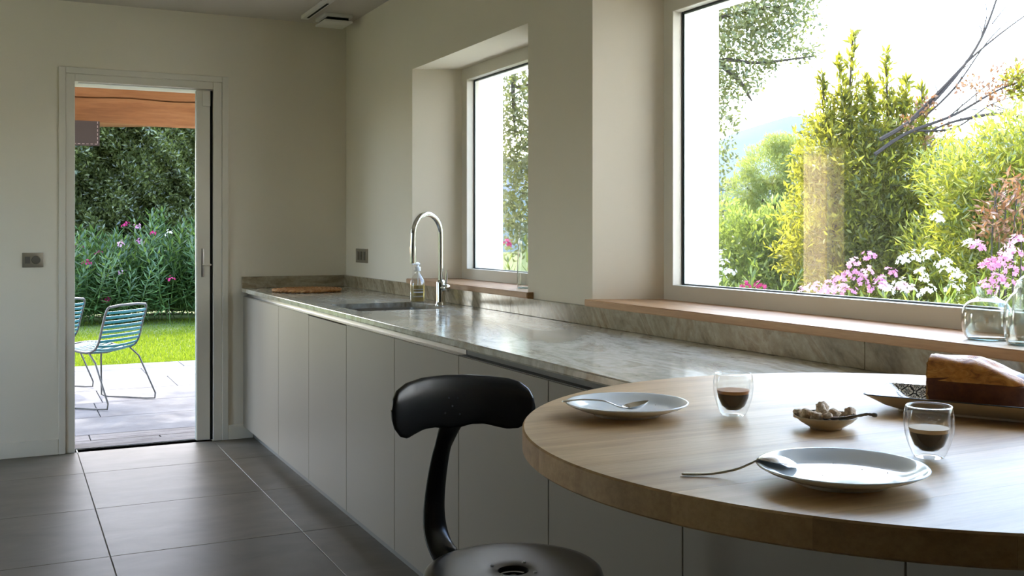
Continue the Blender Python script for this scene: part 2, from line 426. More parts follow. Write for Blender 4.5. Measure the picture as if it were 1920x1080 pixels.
# floor: grout bed with a tile for every tile in sight
fl = box('floor', (XL - .2, XW + .2, YB - .2, YW + .10, -.12, -.003), M['grout'], bev=0); fl['kind'] = 'structure'
TX, TY, tw, tl, gp = .355, 5.182, .743, .786, .0035
tb = bmesh.new(); addbox(tb, 0, tw - gp, 0, tl - gp, -.010, 0, .0012, 1)
tile_me = bpy.data.meshes.new('tile'); tb.to_mesh(tile_me); tb.free(); tile_me.materials.append(M['tile'])
def cut_tile(x0, x1, y0, y1, par, mt, name='tile', z0=-.010, z1=0.0):
    return box(name, (x0, x1, y0, y1, z0, z1), mt, par, True, .0012)
for i in range(-5, 3):
    for j in range(-9, 3):
        x0, y0 = TX + i * tw, TY + j * tl; x1, y1 = x0 + tw - gp, y0 + tl - gp
        if x1 < XL or y0 > YW + .1 or x0 > 1.9: continue
        ym = YW + .085 if (x0 < DX1 and x1 > DX0) else YW + .001
        if y1 > ym or x1 > 1.9 or x0 < XL:
            if ym - y0 > .03: cut_tile(max(x0, XL), min(x1, 1.9), y0, min(y1, ym), fl, M['tile'])
        else:
            o = link(bpy.data.objects.new('tile', tile_me)); o.parent = fl; o.location = (x0 - fl.location.x, y0 - fl.location.y, -fl.location.z)

# baseboards on the end wall
box('baseboard_left', (SL[1] + .02, .255, YW - .012, YW, 0, .088), M['wall'], bev=.002)['kind'] = 'structure'
box('baseboard_right', (1.184, 1.33, YW - .012, YW, 0, .088), M['wall'], bev=.002)['kind'] = 'structure'

# ------------------------------------------------------------------ windows
def ring(name, outer, inner, x0, x1, mt, par, bev=.0015):
    """four mitred-looking bars as one frame"""
    bm = bmesh.new(); a0, a1, b0, b1 = outer; c0, c1, e0, e1 = inner
    V = []
    for x in (x0, x1):
        V.append([bm.verts.new((x, a0, b0)), bm.verts.new((x, a1, b0)), bm.verts.new((x, a1, b1)), bm.verts.new((x, a0, b1))])
        V.append([bm.verts.new((x, c0, e0)), bm.verts.new((x, c1, e0)), bm.verts.new((x, c1, e1)), bm.verts.new((x, c0, e1))])
    for i in range(4):
        j = (i + 1) % 4
        bm.faces.new((V[0][i], V[0][j], V[1][j], V[1][i])); bm.faces.new((V[2][i], V[3][i], V[3][j], V[2][j]))
        bm.faces.new((V[0][i], V[2][i], V[2][j], V[0][j])); bm.faces.new((V[1][i], V[1][j], V[3][j], V[3][i]))
    if bev: bmesh.ops.bevel(bm, geom=list(bm.edges), offset=bev, segments=2, affect='EDGES')
    return bmfin(name, bm, mt, par, True)
def window(num, W, sill_y0, sill_y1):
    o = ring('window_%d' % num, tuple(W['R1'][:2]) + (1.0, 2.11), W['inn'], XF, XG - .004, M['frame'], None)
    o['kind'] = 'structure'
    a = W['inn']; r2 = W['R1']
    ring('outer_frame', (r2[0], r2[1], 1.0, 2.11), (a[0] + .004, a[1] - .004, a[2] + .004, a[3] - .004), XG + .002, 2.214, M['frame'], o, .001)
    ring('gasket', (a[0] - .008, a[1] + .008, a[2] - .008, a[3] + .008), (a[0] + .006, a[1] - .006, a[2] + .003, a[3] - .006), XG - .0045, XG - .0015, M['gasket'], o, 0)
    ring('spacer', (a[0] - .004, a[1] + .004, a[2] - .004, a[3] + .004), (a[0] + .010, a[1] - .012, a[2] + .005, a[3] - .010), XG - .0005, XG + .0015, M['spacer'], o, 0)
    box('glass_pane', (XG - .001, XG + .0005, a[0] - .006, a[1] + .006, a[2] - .006, a[3] + .006), M['pane'], o, bev=0)
    box('bounce_ledge', (2.2155, XO + .04, W['R2'][0] + .001, W['R2'][1] - .001, 1.0, 1.032), M['outwall'], o, True, .002)  # unseen sill, added to bounce sunlight up onto the soffit
    # oak board: front lip runs past the opening, the rest follows the splay
    bm = bmesh.new(); R0, R1 = W['R0'], W['R1']; zf, zt = .978, 1.003
    pts = [(1.882, sill_y0), (1.882, sill_y1), (XW + .001, sill_y1), (XW + .001, R0[1] - .001), (XF + .01, R1[1] + .003), (XF + .01, R1[0] - .003), (XW + .001, R0[0] + .001), (XW + .001, sill_y0)]
    lo = [bm.verts.new((x, y, zf)) for x, y in pts]; hi = [bm.verts.new((x, y, zt)) for x, y in pts]
    bm.faces.new(lo[::-1]); bm.faces.new(hi)
    for i in range(len(pts)): j = (i + 1) % len(pts); bm.faces.new((lo[i], lo[j], hi[j], hi[i]))
    es = [e for e in bm.edges if all(abs(v.co.x - 1.882) < 1e-4 for v in e.verts)]
    bmesh.ops.bevel(bm, geom=es, offset=.003, segments=3, affect='EDGES')
    s = bmfin('window_sill', bm, M['sill'], None, True)
    return o, s
w1, s1 = window(1, W1, 3.872, 5.335)
meta(s1, 'short pale oak sill board under the smaller window behind the tap', 'window sill', 'oak sill boards')
w2, s2 = window(2, W2, .22, 3.392)
meta(s2, 'long pale oak sill board under the large window carrying the round vase', 'window sill', 'oak sill boards')

# ------------------------------------------------------------------ garden door (sliding leaf pushed aside)
d1 = meta(link(bpy.data.objects.new('door_1', None)), kind='structure'); d1.location = (.72, YW, 0)
def dpart(name, b, mt=M['paint'], bev=.002): return box(name, b, mt, d1, True, bev)
# casing on the wall face
dpart('casing', (.256, .292, YW - .012, YW + .001, 0, 2.18)); dpart('casing', (1.148, 1.184, YW - .012, YW + .001, 0, 2.18))
dpart('casing', (.2925, 1.1475, YW - .012, YW + .001, 2.146, 2.18))
# lining
dpart('jamb', (.293, .340, YW - .004, YO + .01, 0, 2.145)); dpart('jamb', (1.098, 1.147, YW - .006, YO + .01, 0, 2.145))
dpart('header', (.341, 1.097, YW - .002, YO + .01, 2.102, 2.145))
dpart('track_slot', (.36, 1.09, YW + .03, YW + .075, 2.096, 2.1015), M['white'], 0)
# leaf stile that stays in view, its latch, and the dark slot it slides into
st = dpart('leaf_stile', (1.003, 1.081, YW + .012, YW + .052, .006, 2.095), M['paint'], .003)
dpart('pocket_slot', (1.0815, 1.0975, YW + .02, YW + .10, .006, 2.094), M['dark'], 0)
def sub(par, name, b, mt, bev=.001, base=d1):
    bm = bmesh.new(); addbox(bm, *b, bev=bev, seg=2)
    o = bmfin(name, bm, mt, None, False); off = base.location + (par.location if par is not base else Vector((0, 0, 0)))
    o.data.transform(Matrix.Translation(-off)); o.parent = par; return o
sub(st, 'latch_plate', (1.031, 1.046, YW + .008, YW + .013, .98, 1.15), M['alu'])
sub(st, 'latch_lever', (1.036, 1.088, YW - .004, YW + .008, 1.048, 1.058), M['paint'], .003)
sub(st, 'upper_stop', (1.035, 1.082, YW + .004, YW + .0125, 2.00, 2.092), M['paint'], .004)
dpart('threshold', (.34, 1.098, YW + .088, YW + .115, -.02, .004), M['dark'], .001)
dpart('threshold_stone', (.341, 1.097, YW + .116, YO + .012, -.002, .0035), M['step'], .001)
dpart('glass_edge', (1.000, 1.003, YW + .022, YW + .04, .01, 2.09), M['spacer'], 0)

# ------------------------------------------------------------------ worktop, splash, cabinets
Y0C = .30                                   # near end of the run
# slab with rounded sink cut-out
def rrect(x0, x1, y0, y1, r, n=6):
    P = []
    for cx_, cy_, a0 in ((x1 - r, y1 - r, 0), (x0 + r, y1 - r, 90), (x0 + r, y0 + r, 180), (x1 - r, y0 + r, 270)):
        for i in range(n + 1):
            a = math.radians(a0 + 90 * i / n); P.append((cx_ + r * math.cos(a), cy_ + r * math.sin(a)))
    return P
SK = (1.35, 1.755, 4.42, 4.90)
def slab():
    bm = bmesh.new(); hole = rrect(*SK, .035); X0, X1, Y0, Y1 = 1.264, XW, Y0C, YW
    ob = []
    n = len(hole)
    layers = []
    for z in (Zc, Zc - .024):
        h = [bm.verts.new((x, y, z)) for x, y in hole]
        c = [bm.verts.new(p + (z,)) for p in ((X1, Y1), (X0, Y1), (X0, Y0), (X1, Y0))]
        layers.append((h, c))
        q = n // 4
        for k in range(4):
            seg = h[k * q:(k + 1) * q]
            for a, b in zip(seg, seg[1:]): bm.faces.new((a, b, c[k]))
            nx = h[((k + 1) * q) % n]
            bm.faces.new((seg[-1], nx, c[(k + 1) % 4], c[k]))
    (h1, c1), (h2, c2) = layers
    for i in range(n): j = (i + 1) % n; bm.faces.new((h1[i], h1[j], h2[j], h2[i]))
    for i in range(4): j = (i + 1) % 4; bm.faces.new((c1[i], c1[j], c2[j], c2[i]))
    bmesh.ops.recalc_face_normals(bm, faces=bm.faces)
    es = [e for e in bm.edges if all(abs(v.co.x - X0) < 1e-4 for v in e.verts) and abs(e.verts[0].co.z - e.verts[1].co.z) < 1e-5]
    bmesh.ops.bevel(bm, geom=es, offset=.004, segments=3, affect='EDGES')
    return bmfin('worktop', bm, M['stone'], None, True)
wt = slab(); meta(wt, 'long grey-green veined marble worktop with sink cut-out along the windows', 'worktop')
ZB = .978
sp = thing('backsplash', 'low veined marble upstand running along the back of the worktop', 'backsplash', (XW - .01, 3.4, Zc))
jy = [YW, 4.05, 1.98, Y0C]
for a, b in zip(jy, jy[1:]): box('stone_panel', (XW - .020, XW - .0005, b + .0006, a - .0006 - (.0205 if a == YW else 0), Zc + .0005, ZB), M['splash'], sp, True, .0012)
box('stone_panel', (1.264, XW - .0005, YW - .020, YW - .0005, Zc + .0005, ZB), M['splash'], sp, True, .0012)

seams = [YW - .004, 5.607] + [5.603 - .6231 * k for k in range(1, 9)] + [Y0C]
ordn = ['pale lacquered base cabinet in the corner by the garden door', 'pale lacquered base cabinet second from the garden door', 'pale lacquered base cabinet under the sink',
        'pale lacquered base cabinet just nearer than the sink', 'pale lacquered base cabinet behind the left half of the black backrest', 'pale lacquered base cabinet behind the right half of the black backrest',
        'pale lacquered base cabinet beside the rim of the round table', 'shaded base cabinet under the middle of the round table', 'shaded base cabinet under the far right of the round table', 'narrow end base cabinet hidden under the round table']
for i, (a, b) in enumerate(zip(seams, seams[1:])):
    c = thing('base_cabinet', ordn[min(i, 9)], 'cabinet', (1.6, (a + b) / 2, .0737), 0, 'lacquered base cabinets under the worktop')
    ztop = .70 if i in (2, 3) else .855
    box('carcass', (1.295, 1.886, b + .001, a - .001, .0737, ztop), M['cabdark'] if i > 9 else M['cab'], c, True, 0)
    if i in (2, 3): box('front_rail', (1.295, 1.33, b + .001, a - .001, .701, .855), M['cab'], c, True, 0)
    box('door', (1.272, 1.293, b + .0018, a - .0018, .0745, .858 - (.004 if i == 2 else 0)), M['cab'], c, True, .0012)
# finger channel
ch = thing('finger_channel', 'dark metal finger channel between the worktop and the cabinet doors', 'handle channel', (1.29, 3, .86))
box('channel_profile', (1.298, 1.302, seams[5], YW - .003, .8595, Zc - .0245), M['alu'], ch, True, 0)
box('channel_ledge', (1.2735, 1.298, seams[5], YW - .003, .8592, .8612), M['alu'], ch, True, 0)
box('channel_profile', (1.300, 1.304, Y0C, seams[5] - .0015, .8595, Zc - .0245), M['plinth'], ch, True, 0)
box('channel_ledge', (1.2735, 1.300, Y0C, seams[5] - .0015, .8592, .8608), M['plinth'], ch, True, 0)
pl = box('plinth', (1.335, 1.88, Y0C, YW - .001, 0, .0730), M['plinth'], None, True, 0); meta(pl, 'recessed dark plinth under the base cabinets', 'plinth')

# ------------------------------------------------------------------ sink
sk = thing('sink', 'undermounted brushed steel sink below the chrome tap', 'sink', ((SK[0] + SK[1]) / 2, (SK[2] + SK[3]) / 2, .72))
def basin():
    x0, x1, y0, y1 = SK[0] - .006, SK[1] + .006, SK[2] - .006, SK[3] + .006
    V, F = [], []; zt = Zc - .0245
    prof = [(.018, zt), (0, zt), (0, .76), (-.004, .742), (-.016, .731), (-.03, .728)]
    prof += [(p[0] - .0015, p[1] - .0015) if i > 1 else (p[0], p[1] - .0015) for i, p in []]
    rings = []
    for d, z in prof:
        P = rrect(x0 - d, x1 + d, y0 - d, y1 + d, .04 + max(d, -.02)); rings.append(list(range(len(V), len(V) + len(P)))); V += [(x, y, z) for x, y in P]
    for a, b in zip(rings, rings[1:]):
        n = len(a)
        for i in range(n): j = (i + 1) % n; F.append((a[i], b[i], b[j], a[j]))
    F.append(tuple(rings[-1]))
    return pyd('basin', V, F, M['steel'], sk, True, True, 50)
basin()
o = lathe('drain', [(0, .003), (.028, .003), (.042, .004), (.045, .001), (.045, 0)], M['chrome'], sk, 24); o.location = (0, 0, .009)
# ------------------------------------------------------------------ tap
tp = thing('kitchen_tap', 'tall chrome gooseneck tap with pull-out spray behind the sink', 'tap', (1.80, 4.62, Zc))
lathe('base_body', [(0, 0), (.0255, 0), (.0255, .004), (.0225, .008), (.0205, .02), (.0205, .105), (.0185, .112), (.0135, .118), (0, .118)], M['chrome'], tp, 32)
ang = math.atan2(-.099, -.174)
u = Vector((math.cos(ang), math.sin(ang), 0)); R_ = .098; zs = .325
path = [Vector((0, 0, .112)), Vector((0, 0, .2))] + [Vector((0, 0, zs)) + u * (R_ - R_ * math.cos(t)) + Vector((0, 0, R_ * math.sin(t))) for t in np.linspace(0, PI * .985, 22)]
e = path[-1]; path.append(e + Vector((0, 0, -.055)) + u * .002)
tube('gooseneck', path, .0118, M['chrome'], tp, 20)
hd = tube('spray_head', [path[-1] + Vector((0, 0, .002)), path[-1] + Vector((0, 0, -.008)), path[-1] + Vector((0, 0, -.045)), path[-1] + Vector((0, 0, -.075))], [.0128, .0138, .0138, .0132], M['chrome'], tp, 20)
sv = Vector((.8915, -.453, 0)) * .8 + Vector((-.4, -.5, 0)); sv.normalize()
tube('side_valve', [sv * .015 + Vector((0, 0, .082)), sv * .030 + Vector((0, 0, .082)), sv * .048 + Vector((0, 0, .082)), sv * .052 + Vector((0, 0, .082))], [.014, .0165, .0165, .013], M['chrome'], tp, 20)
tube('lever', [sv * .034 + Vector((0, 0, .09)), sv * .037 + Vector((0, 0, .12)), sv * .045 + Vector((0, 0, .165))], [.006, .0055, .0048], M['chrome'], tp, 12)
# ------------------------------------------------------------------ soap bottle
sb = thing('soap_bottle', 'clear pump bottle of amber soap standing between sink and tap', 'soap bottle', (1.782, 4.885, Zc))
lathe('bottle_body', [(0, 0.001), (.033, 0.001), (.036, .004), (.037, .012), (.037, .085), (.034, .105), (.024, .124), (.014, .136), (.0125, .142), (.0125, .150)], M['clear'], sb, 36)
M['amber'] = mat('amber_soap', (.62, .46, .16), .15); M['amber'].node_tree.nodes['Principled BSDF'].inputs['Transmission Weight'].default_value = .55
lathe('liquid_soap', [(0, .004), (.032, .004), (.0352, .010), (.0352, .082), (0, .082)], M['amber'], sb, 36)
M['label'] = mat('bottle_label', (.66, .68, .68), .5)
V, F = [], []
for i in range(13):
    a = math.radians(-150 + i * 8.5)
    for z in (.022, .078): V.append((.0378 * math.cos(a), .0378 * math.sin(a), z))
for i in range(12): F.append((2 * i, 2 * i + 2, 2 * i + 3, 2 * i + 1))
lb = pyd('paper_label', V, F, M['film'], sb, False, True)
for zz, hh in ((.046, .006), (.062, .002), (.030, .0015), (.026, .0015)):
    V, F = [], []
    for i in range(9):
        a = math.radians(-140 + i * 9.5)
        for z in (zz, zz + hh): V.append((.0381 * math.cos(a), .0381 * math.sin(a), z))
    for i in range(8): F.append((2 * i, 2 * i + 2, 2 * i + 3, 2 * i + 1))
    pyd('printed_line', V, F, M['label'], lb, False, True)
lathe('pump_collar', [(0, .150), (.0145, .150), (.0155, .153), (.0155, .168), (.013, .172), (.006, .173), (.006, .186), (0, .186)], M['white'], sb, 28)
uu = Vector((-.6, -.2, 0)).normalized()
tube('pump_nozzle', [Vector((0, 0, .183)) - uu * .010, Vector((0, 0, .187)), Vector((0, 0, .188)) + uu * .022, Vector((0, 0, .182)) + uu * .032], [.007, .0085, .005, .0035], M['white'], sb, 14)
tube('dip_tube', [(0, 0, .01), (.003, 0, .15)], .0022, M['white'], sb, 8)
# ------------------------------------------------------------------ woven mat: concentric braided rope rings
wm = thing('woven_mat', 'round orange-brown woven rope mat lying in the corner of the worktop', 'placemat', (1.53, 6.03, Zc + .0015))
M['rope'] = mat('woven_rope', (.42, .20, .075), .7, spec=.2)
g = G(M['rope']); g.l(g.ramp(g.noise(g.pos('Object'), 45, 4), [(.3, (.26, .10, .03)), (.55, (.48, .25, .10)), (.8, (.62, .40, .20))]), g.b.inputs['Base Color'])
for k in range(9):
    R0 = .014 + k * .0215; segs = []
    for s_ in (0, 1):
        n = max(24, int(R0 * 2 * PI / .006)); P = []
        tw = round(R0 * 2 * PI / .05)
        for i in range(n + 1):
            a = 2 * PI * i / n; ph = a * max(tw, 2) + s_ * PI
            P.append(((R0 + .0045 * math.cos(ph)) * math.cos(a), (R0 + .0045 * math.cos(ph)) * math.sin(a), .009 + .0035 * math.sin(ph)))
        segs.append(tube_v(P, .0062, 6, up=(0, 0, 1), caps=False))
    V, F = join(segs); pyd('rope_ring', V, F, M['rope'], wm, False, True, 80)

# ------------------------------------------------------------------ switch, socket
sw = thing('light_switch', 'double bronze switch plate with round dial left of the garden door', 'light switch', (.126, YW, 1.052))
def lp(par, name, b, mt, bev=.0015): 
    bm = bmesh.new(); addbox(bm, *b, bev=bev, seg=2); return bmfin(name, bm, mt, par)
lp(sw, 'cover_plate', (-.053, .053, -.008, 0, 0, .082), M['switch'], .002)
V, F = lathe_v([(0, .004), (.020, .004), (.023, 0)], 28); V = [(x + .016, -.008 - z, y + .041) for x, y, z in V]; pyd('round_dial', V, F, M['switchd'], sw, False, True)
lp(sw, 'push_button', (-.040, -.014, -.0105, -.008, .022, .060), M['switchd'])
so = thing('wall_switch', 'bronze triple rocker plate on the window wall above the worktop', 'switch plate', (XW, 6.205, 1.063))
lp(so, 'cover_plate', (-.008, 0, -.112, .112, 0, .085), M['switch'], .002)
for k in (-1, 0, 1): lp(so, 'rocker', (-.011, -.008, k * .062 - .020, k * .062 + .020, .017, .068), M['switchd'])
# ------------------------------------------------------------------ ceiling fittings
cv = thing('ceiling_vent', 'square white air vent with a shadow gap in the ceiling corner', 'vent', (1.76, 6.29, ZC - .052))
lp(cv, 'vent_plate', (-.085, .085, -.11, .11, 0, .012), M['white'], .003)
lp(cv, 'vent_neck', (-.065, .065, -.09, .09, .0125, .030), M['dark'], 0)
lp(cv, 'vent_rim', (-.085, .085, -.11, .11, .0305, .052), M['white'], .004)
cl = thing('ceiling_track', 'slim white ceiling light track with a dark slot at its end', 'light track', (1.598, 4.4, ZC - .022))
lp(cl, 'track_body', (-.022, .022, -2.0, 1.95, 0, .022), M['white'], .002)
lp(cl, 'track_slot', (-.002, .012, 1.45, 1.90, -.001, .0005), M['dark'], 0)

# ================================================================== table and what stands on it
TC = Vector((1.2745, 1.229)); TR = .616
tb_ = thing('round_table', 'round pale oak table with thick rim overlapping the marble worktop', 'table', (TC.x, TC.y, Zc + .0005))
def stave(y0, y1):
    z0, z1 = Zc + .0005, ZT; bv = .0025
    ya, yb = max(y0, TC.y - TR + .0005), min(y1, TC.y + TR - .0005)
    bm = bmesh.new(); loops = []
    for z, r in ((z0, TR - bv), (z0 + bv, TR), (z1 - bv, TR), (z1, TR - bv)):
        n = 26; ys = [ya + (yb - ya) * .5 * (1 - math.cos(PI * i / n)) for i in range(n + 1)]
        hw = lambda y: math.sqrt(max(r * r - (y - TC.y) ** 2, 1e-6))
        L = [(TC.x - hw(y), y) for y in ys] + [(TC.x + hw(y), y) for y in reversed(ys)]
        loops.append([bm.verts.new((x, y, z)) for x, y in L])
    for A, B in zip(loops, loops[1:]):
        for i in range(len(A)): j = (i + 1) % len(A); bm.faces.new((A[i], A[j], B[j], B[i]))
    for L in (loops[0][::-1], loops[-1]):
        n = len(L)
        for i in range(n // 2 - 1): bm.faces.new((L[i], L[i + 1], L[n - 2 - i], L[n - 1 - i]))
    bmesh.ops.remove_doubles(bm, verts=bm.verts, dist=1e-5)
    return bmfin('stave', bm, M['oak'], tb_, True, True, 30)
edges_y = [.60, .735, .88, 1.035, 1.20, 1.335, 1.475, 1.61, 1.73, 1.86]
for a, b in zip(edges_y, edges_y[1:]): stave(a + .00012, b - .00012)
bm = bmesh.new(); addbox(bm, 1.20, 1.262, .50 + .15, .72, .0, Zc, .004)
# support panel below the cantilevered half
bm.free()

def plate(name_, label, x, y, rz=0):
    t = thing(name_, label, 'plate', (x, y, ZT + .0005), rz, 'side plates on the round table')
    prof = [(0, .004), (.040, .004), (.052, .0035), (.0535, 0), (.0555, 0), (.0575, .0045), (.075, .0085), (.092, .0145), (.1015, .0195), (.1025, .0205), (.1015, .0218), (.0985, .0215), (.088, .0165), (.078, .0115), (.070, .0085), (.055, .0075), (0, .0070)]
    lathe('plate_body', prof, M['plate'], t, 72, angle=0)
    return t
p1 = plate('side_plate', 'pale plate nearer the worktop with a spoon lying bowl-up on it', .918, 1.508)
p2 = plate('side_plate', 'pale plate in front, with an upturned spoon resting on its rim', .902, .982)
M['crumb'] = mat('crumb', (.10, .05, .02), .8)
for base, n_, sd_ in ((p1, 4, 1), (p2, 9, 5)):
    rs = random.Random(sd_); vf = []
    for i in range(n_):
        a, r = rs.uniform(0, 2 * PI), rs.uniform(.01, .075); q = Vector((r * math.cos(a), r * math.sin(a), .0090 + .003 * (r > .07)))
        s_ = rs.uniform(.0006, .0014)
        vf.append(([q + Vector(d) * s_ for d in ((1, 0, 0), (-1, .3, 0), (0, 1.5, .2), (.2, .3, 1))], [(0, 1, 2), (0, 1, 3), (1, 2, 3), (0, 2, 3)]))
    V, F = join(vf); o = pyd('crumbs', [v + base.location for v in V], F, M['crumb'], None, True)
    meta(o, 'few dark cake crumbs scattered on the %s plate' % ('farther' if n_ == 4 else 'nearer'), 'crumbs', kind='stuff')

def spoon(label, P, up_sign, L_handle_r):
    """P: handle end, ... neck, then bowl start and tip; built in world space"""
    t = thing('coffee_spoon', label, 'spoon', tuple(P[0]), 0, 'satin steel coffee spoons')
    neck, tip = Vector(P[-2]), Vector(P[-1])
    hp = spline(P[:-1], 8); n = len(hp)
    rad = [.0042 - .0022 * min(1, i / n * 1.3) if i > 1 else (.0030 if i == 0 else .0040) for i in range(n)]
    fl_ = [.38 + .35 * i / n for i in range(n)]
    V, F = tube_v(hp, rad, 12, up=(0, 0, 1), flat=fl_); pyd('handle', V, F, M['satin'], t, True, True, 60)
    ax = (tip - neck); Lb = ax.length; ax.normalize(); sd = ax.cross(Vector((0, 0, 1))).normalized(); nn = sd.cross(ax).normalized() * up_sign
    V, F = [], []; nu, nv = 16, 12
    for lay in (0, 1):
        for i in range(nu + 1):
            s_ = i / nu; w_ = .0150 * (math.sin(PI * min(1, s_ ** .78)) ** .62 if 0 < s_ < 1 else 0) + .0012 * (1 - s_)
            for j in range(nv + 1):
                q = -1 + 2 * j / nv
                dep = .0078 * (1 - q * q) * (math.sin(PI * s_) ** .8 if 0 < s_ < 1 else 0) * (1 if lay == 0 else .86) - (0 if lay == 0 else .0009)
                V.append(neck + ax * (Lb * s_) + sd * (w_ * q) - nn * dep)
    m_ = (nu + 1) * (nv + 1)
    for lay in (0, 1):
        for i in range(nu):
            for j in range(nv):
                a = lay * m_ + i * (nv + 1) + j; q = (a, a + 1, a + nv + 2, a + nv + 1)
                F.append(q if lay == 0 else q[::-1])
    for j in (0, nv):
        for i in range(nu):
            a = i * (nv + 1) + j; b = a + nv + 1; F.append((a, b, b + m_, a + m_))
    o = pyd('bowl', V, F, M['satin'], t, True, True, 70)
    return t
def W_(px, py, k): return at(px, py, k)
pt = lambda px, py, z: (lambda d: EYE + d * ((z - EYE.z) / d.z))(ray(px, py))
# spoon lying in plate 1: handle end beyond the rim, bowl facing up near the middle
spoon('steel spoon lying bowl-up across the farther plate', [pt(1055, 753, .9745), pt(1085, 750, .9745), pt(1110, 750, .974), pt(1135, 753, .9715), pt(1158, 762, .9630), pt(1168, 764.5, .9605), pt(1216, 752, .9690)], 1, 0)
spoon('steel spoon resting upside-down on the rim of the front plate', [pt(1278, 888.5, .9485), pt(1305, 889, .9485), pt(1340, 887.5, .9500), pt(1380, 880, .956), pt(1405, 870, .965), pt(1424, 861, .9715), pt(1494, 870.5, .9575)], -1, 0)

def cup(label, x, y, cm, lev):
    t = thing('espresso_cup', label, 'cup', (x, y, ZT + .0005), 0, 'double-walled espresso glasses')
    outer = [(.017, 0), (.0195, .0008), (.0225, .006), (.0275, .018), (.0315, .032), (.0330, .045), (.0328, .056), (.0312, .066), (.0303, .0685)]
    inner = [(.0303, .0685), (.0290, .0690), (.0280, .0675), (.0282, .060), (.0275, .045), (.0250, .030), (.0195, .0165), (.0115, .0095), (0, .0075)]
    lathe('outer_wall', [(0, .0035), (.010, .0030)] + outer, M['cup'], t, 56, angle=0)
    lathe('inner_wall', inner, M['cup'], t, 56, angle=0)
    rim = [( .0292 * math.cos(a), .0292 * math.sin(a), .0686) for a in np.linspace(0, 2 * PI, 57)]
    tube('rim', rim, .0011, M['cup'], t, 8, caps=False)
    cof = [(0, .0079)] + [(r_ - .0003, z_ + .0002) for r_, z_ in [(.0115, .0095), (.0195, .0165), (.0250, .030)]] 
    rl = .0250 + (.0275 - .0250) * (lev - .030) / .015
    cof += [(rl - .0003, lev)]
    cof2 = [(rl - .0003, lev), (rl + .0007, lev + .0055)] + [(0, lev + .0055)]
    lathe('coffee', cof + [(0, lev)], M['coffee'], t, 48, angle=30)
    lathe('crema', [(0, lev + .0001), (rl - .0003, lev + .0001)] + cof2[1:], cm, t, 48, angle=30)
    return t
c1 = cup('espresso glass half full of coffee, beside the farther plate', 1.071, 1.422, M['crema'], .0365)
c2 = cup('espresso glass half full of coffee, between the front plate and cake tray', 1.107, 1.038, M['cremapale'], .0345)
# droplets of condensation on the inner wall of the second glass
dv = []
rs = random.Random(3)
for i in range(26):
    a = math.radians(rs.uniform(185, 265)); z = rs.uniform(.050, .061); r = rs.uniform(.0005, .0011)
    c_ = Vector((.0278 * math.cos(a), .0278 * math.sin(a), z)) + c2.location
    V, F = lathe_v([(0, -r), (r * .9, -r * .4), (r * .9, r * .4), (0, r)], 6); dv.append(([Vector(v) + c_ for v in V], F))
V, F = join(dv); o = pyd('droplets', V, F, M['clear'], c2, True, True); o['kind'] = 'stuff'

# sugar bowl
bl = thing('sugar_bowl', 'small ivory dish with dark inside holding rough sugar lumps', 'bowl', (1.127, 1.262, ZT + .0005))
M['darkglaze'] = mat('dark_patterned_glaze', (.05, .045, .04), .15)
lathe('dish', [(0, .003), (.018, .003), (.0215, 0), (.024, 0), (.0255, .003), (.033, .0068), (.041, .0120), (.0465, .0175), (.048, .0202), (.0474, .0207)], M['ivory'], bl, 56, angle=0)
lathe('inner_glaze', [(.0474, .0207), (.0462, .0199), (.040, .0133), (.032, .0086), (.02, .0058), (0, .0052)], M['darkglaze'], bl, 56, angle=0)
M['sugar'] = mat('rough_sugar', (.66, .50, .36), .75, spec=.3); g = G(M['sugar'])
g.l(g.ramp(g.noise(g.pos('Object'), 220, 3), [(.35, (.60, .40, .23)), (.65, (.88, .70, .50))]), g.b.inputs['Base Color']); g.bump(g.noise(g.pos('Object'), 400, 3), .8, .002)
def lump(seed, s_):
    bm = bmesh.new(); bmesh.ops.create_cube(bm, size=1); bmesh.ops.subdivide_edges(bm, edges=bm.edges, cuts=3, use_grid_fill=True)
    rs = random.Random(seed); ph = [rs.uniform(0, 9) for _ in range(3)]
    for v in bm.verts:
        p = v.co.copy(); r = p.length; k = .60 / r * .55 + .45
        v.co = p * k * s_ * (1 + .16 * math.sin(9 * p.x + ph[0]) * math.sin(8 * p.y + ph[1]) + .08 * math.sin(17 * p.z + ph[2]))
        v.co.z *= .82
    me = bpy.data.meshes.new('sugar_lump'); bmesh.ops.recalc_face_normals(bm, faces=bm.faces); bm.to_mesh(me); bm.free(); me.materials.append(M['sugar']); me.shade_smooth(); return me
# (px, py, k) of each lump in the photograph, resting on the dish or on each other
lumps = [(1499, 775, 1.655, .0145, 'rough sugar lump against the far-left rim of the dish'), (1514, 779, 1.625, .0165, 'big rough sugar lump at the near-left rim of the dish'),
         (1541, 774, 1.640, .0175, 'large sugar lump in the middle of the heap'), (1543, 764, 1.665, .0150, 'topmost sugar lump on the heap'),
         (1563, 777, 1.640, .0150, 'sugar lump touching the right side of the heap'), (1551, 783, 1.610, .0130, 'flat sugar lump beside the twig handle'),
         (1594, 774, 1.655, .0140, 'lone sugar lump at the right rim of the dish'), (1530, 782, 1.612, .0130, 'small sugar lump low at the near rim'),
         (1578, 780, 1.665, .0120, 'low sugar lump between heap and lone lump')]
for i, (px, py, k, s_, lb_) in enumerate(lumps):
    o = link(bpy.data.objects.new('sugar_lump', lump(i, s_ * 1.08))); o.location = at(px, py, k); o.rotation_euler = (i * .7, i * 1.1, i * 2.1)
    meta(o, lb_, 'sugar lump', 'rough sugar lumps in the dish')
M['pewter'] = mat('pewter', (.22, .185, .15), .35, .6)
tg = thing('twig_spoon', 'pewter twig-shaped sugar spoon sticking out of the dish', 'spoon', tuple(at(1555, 786, 1.60)))
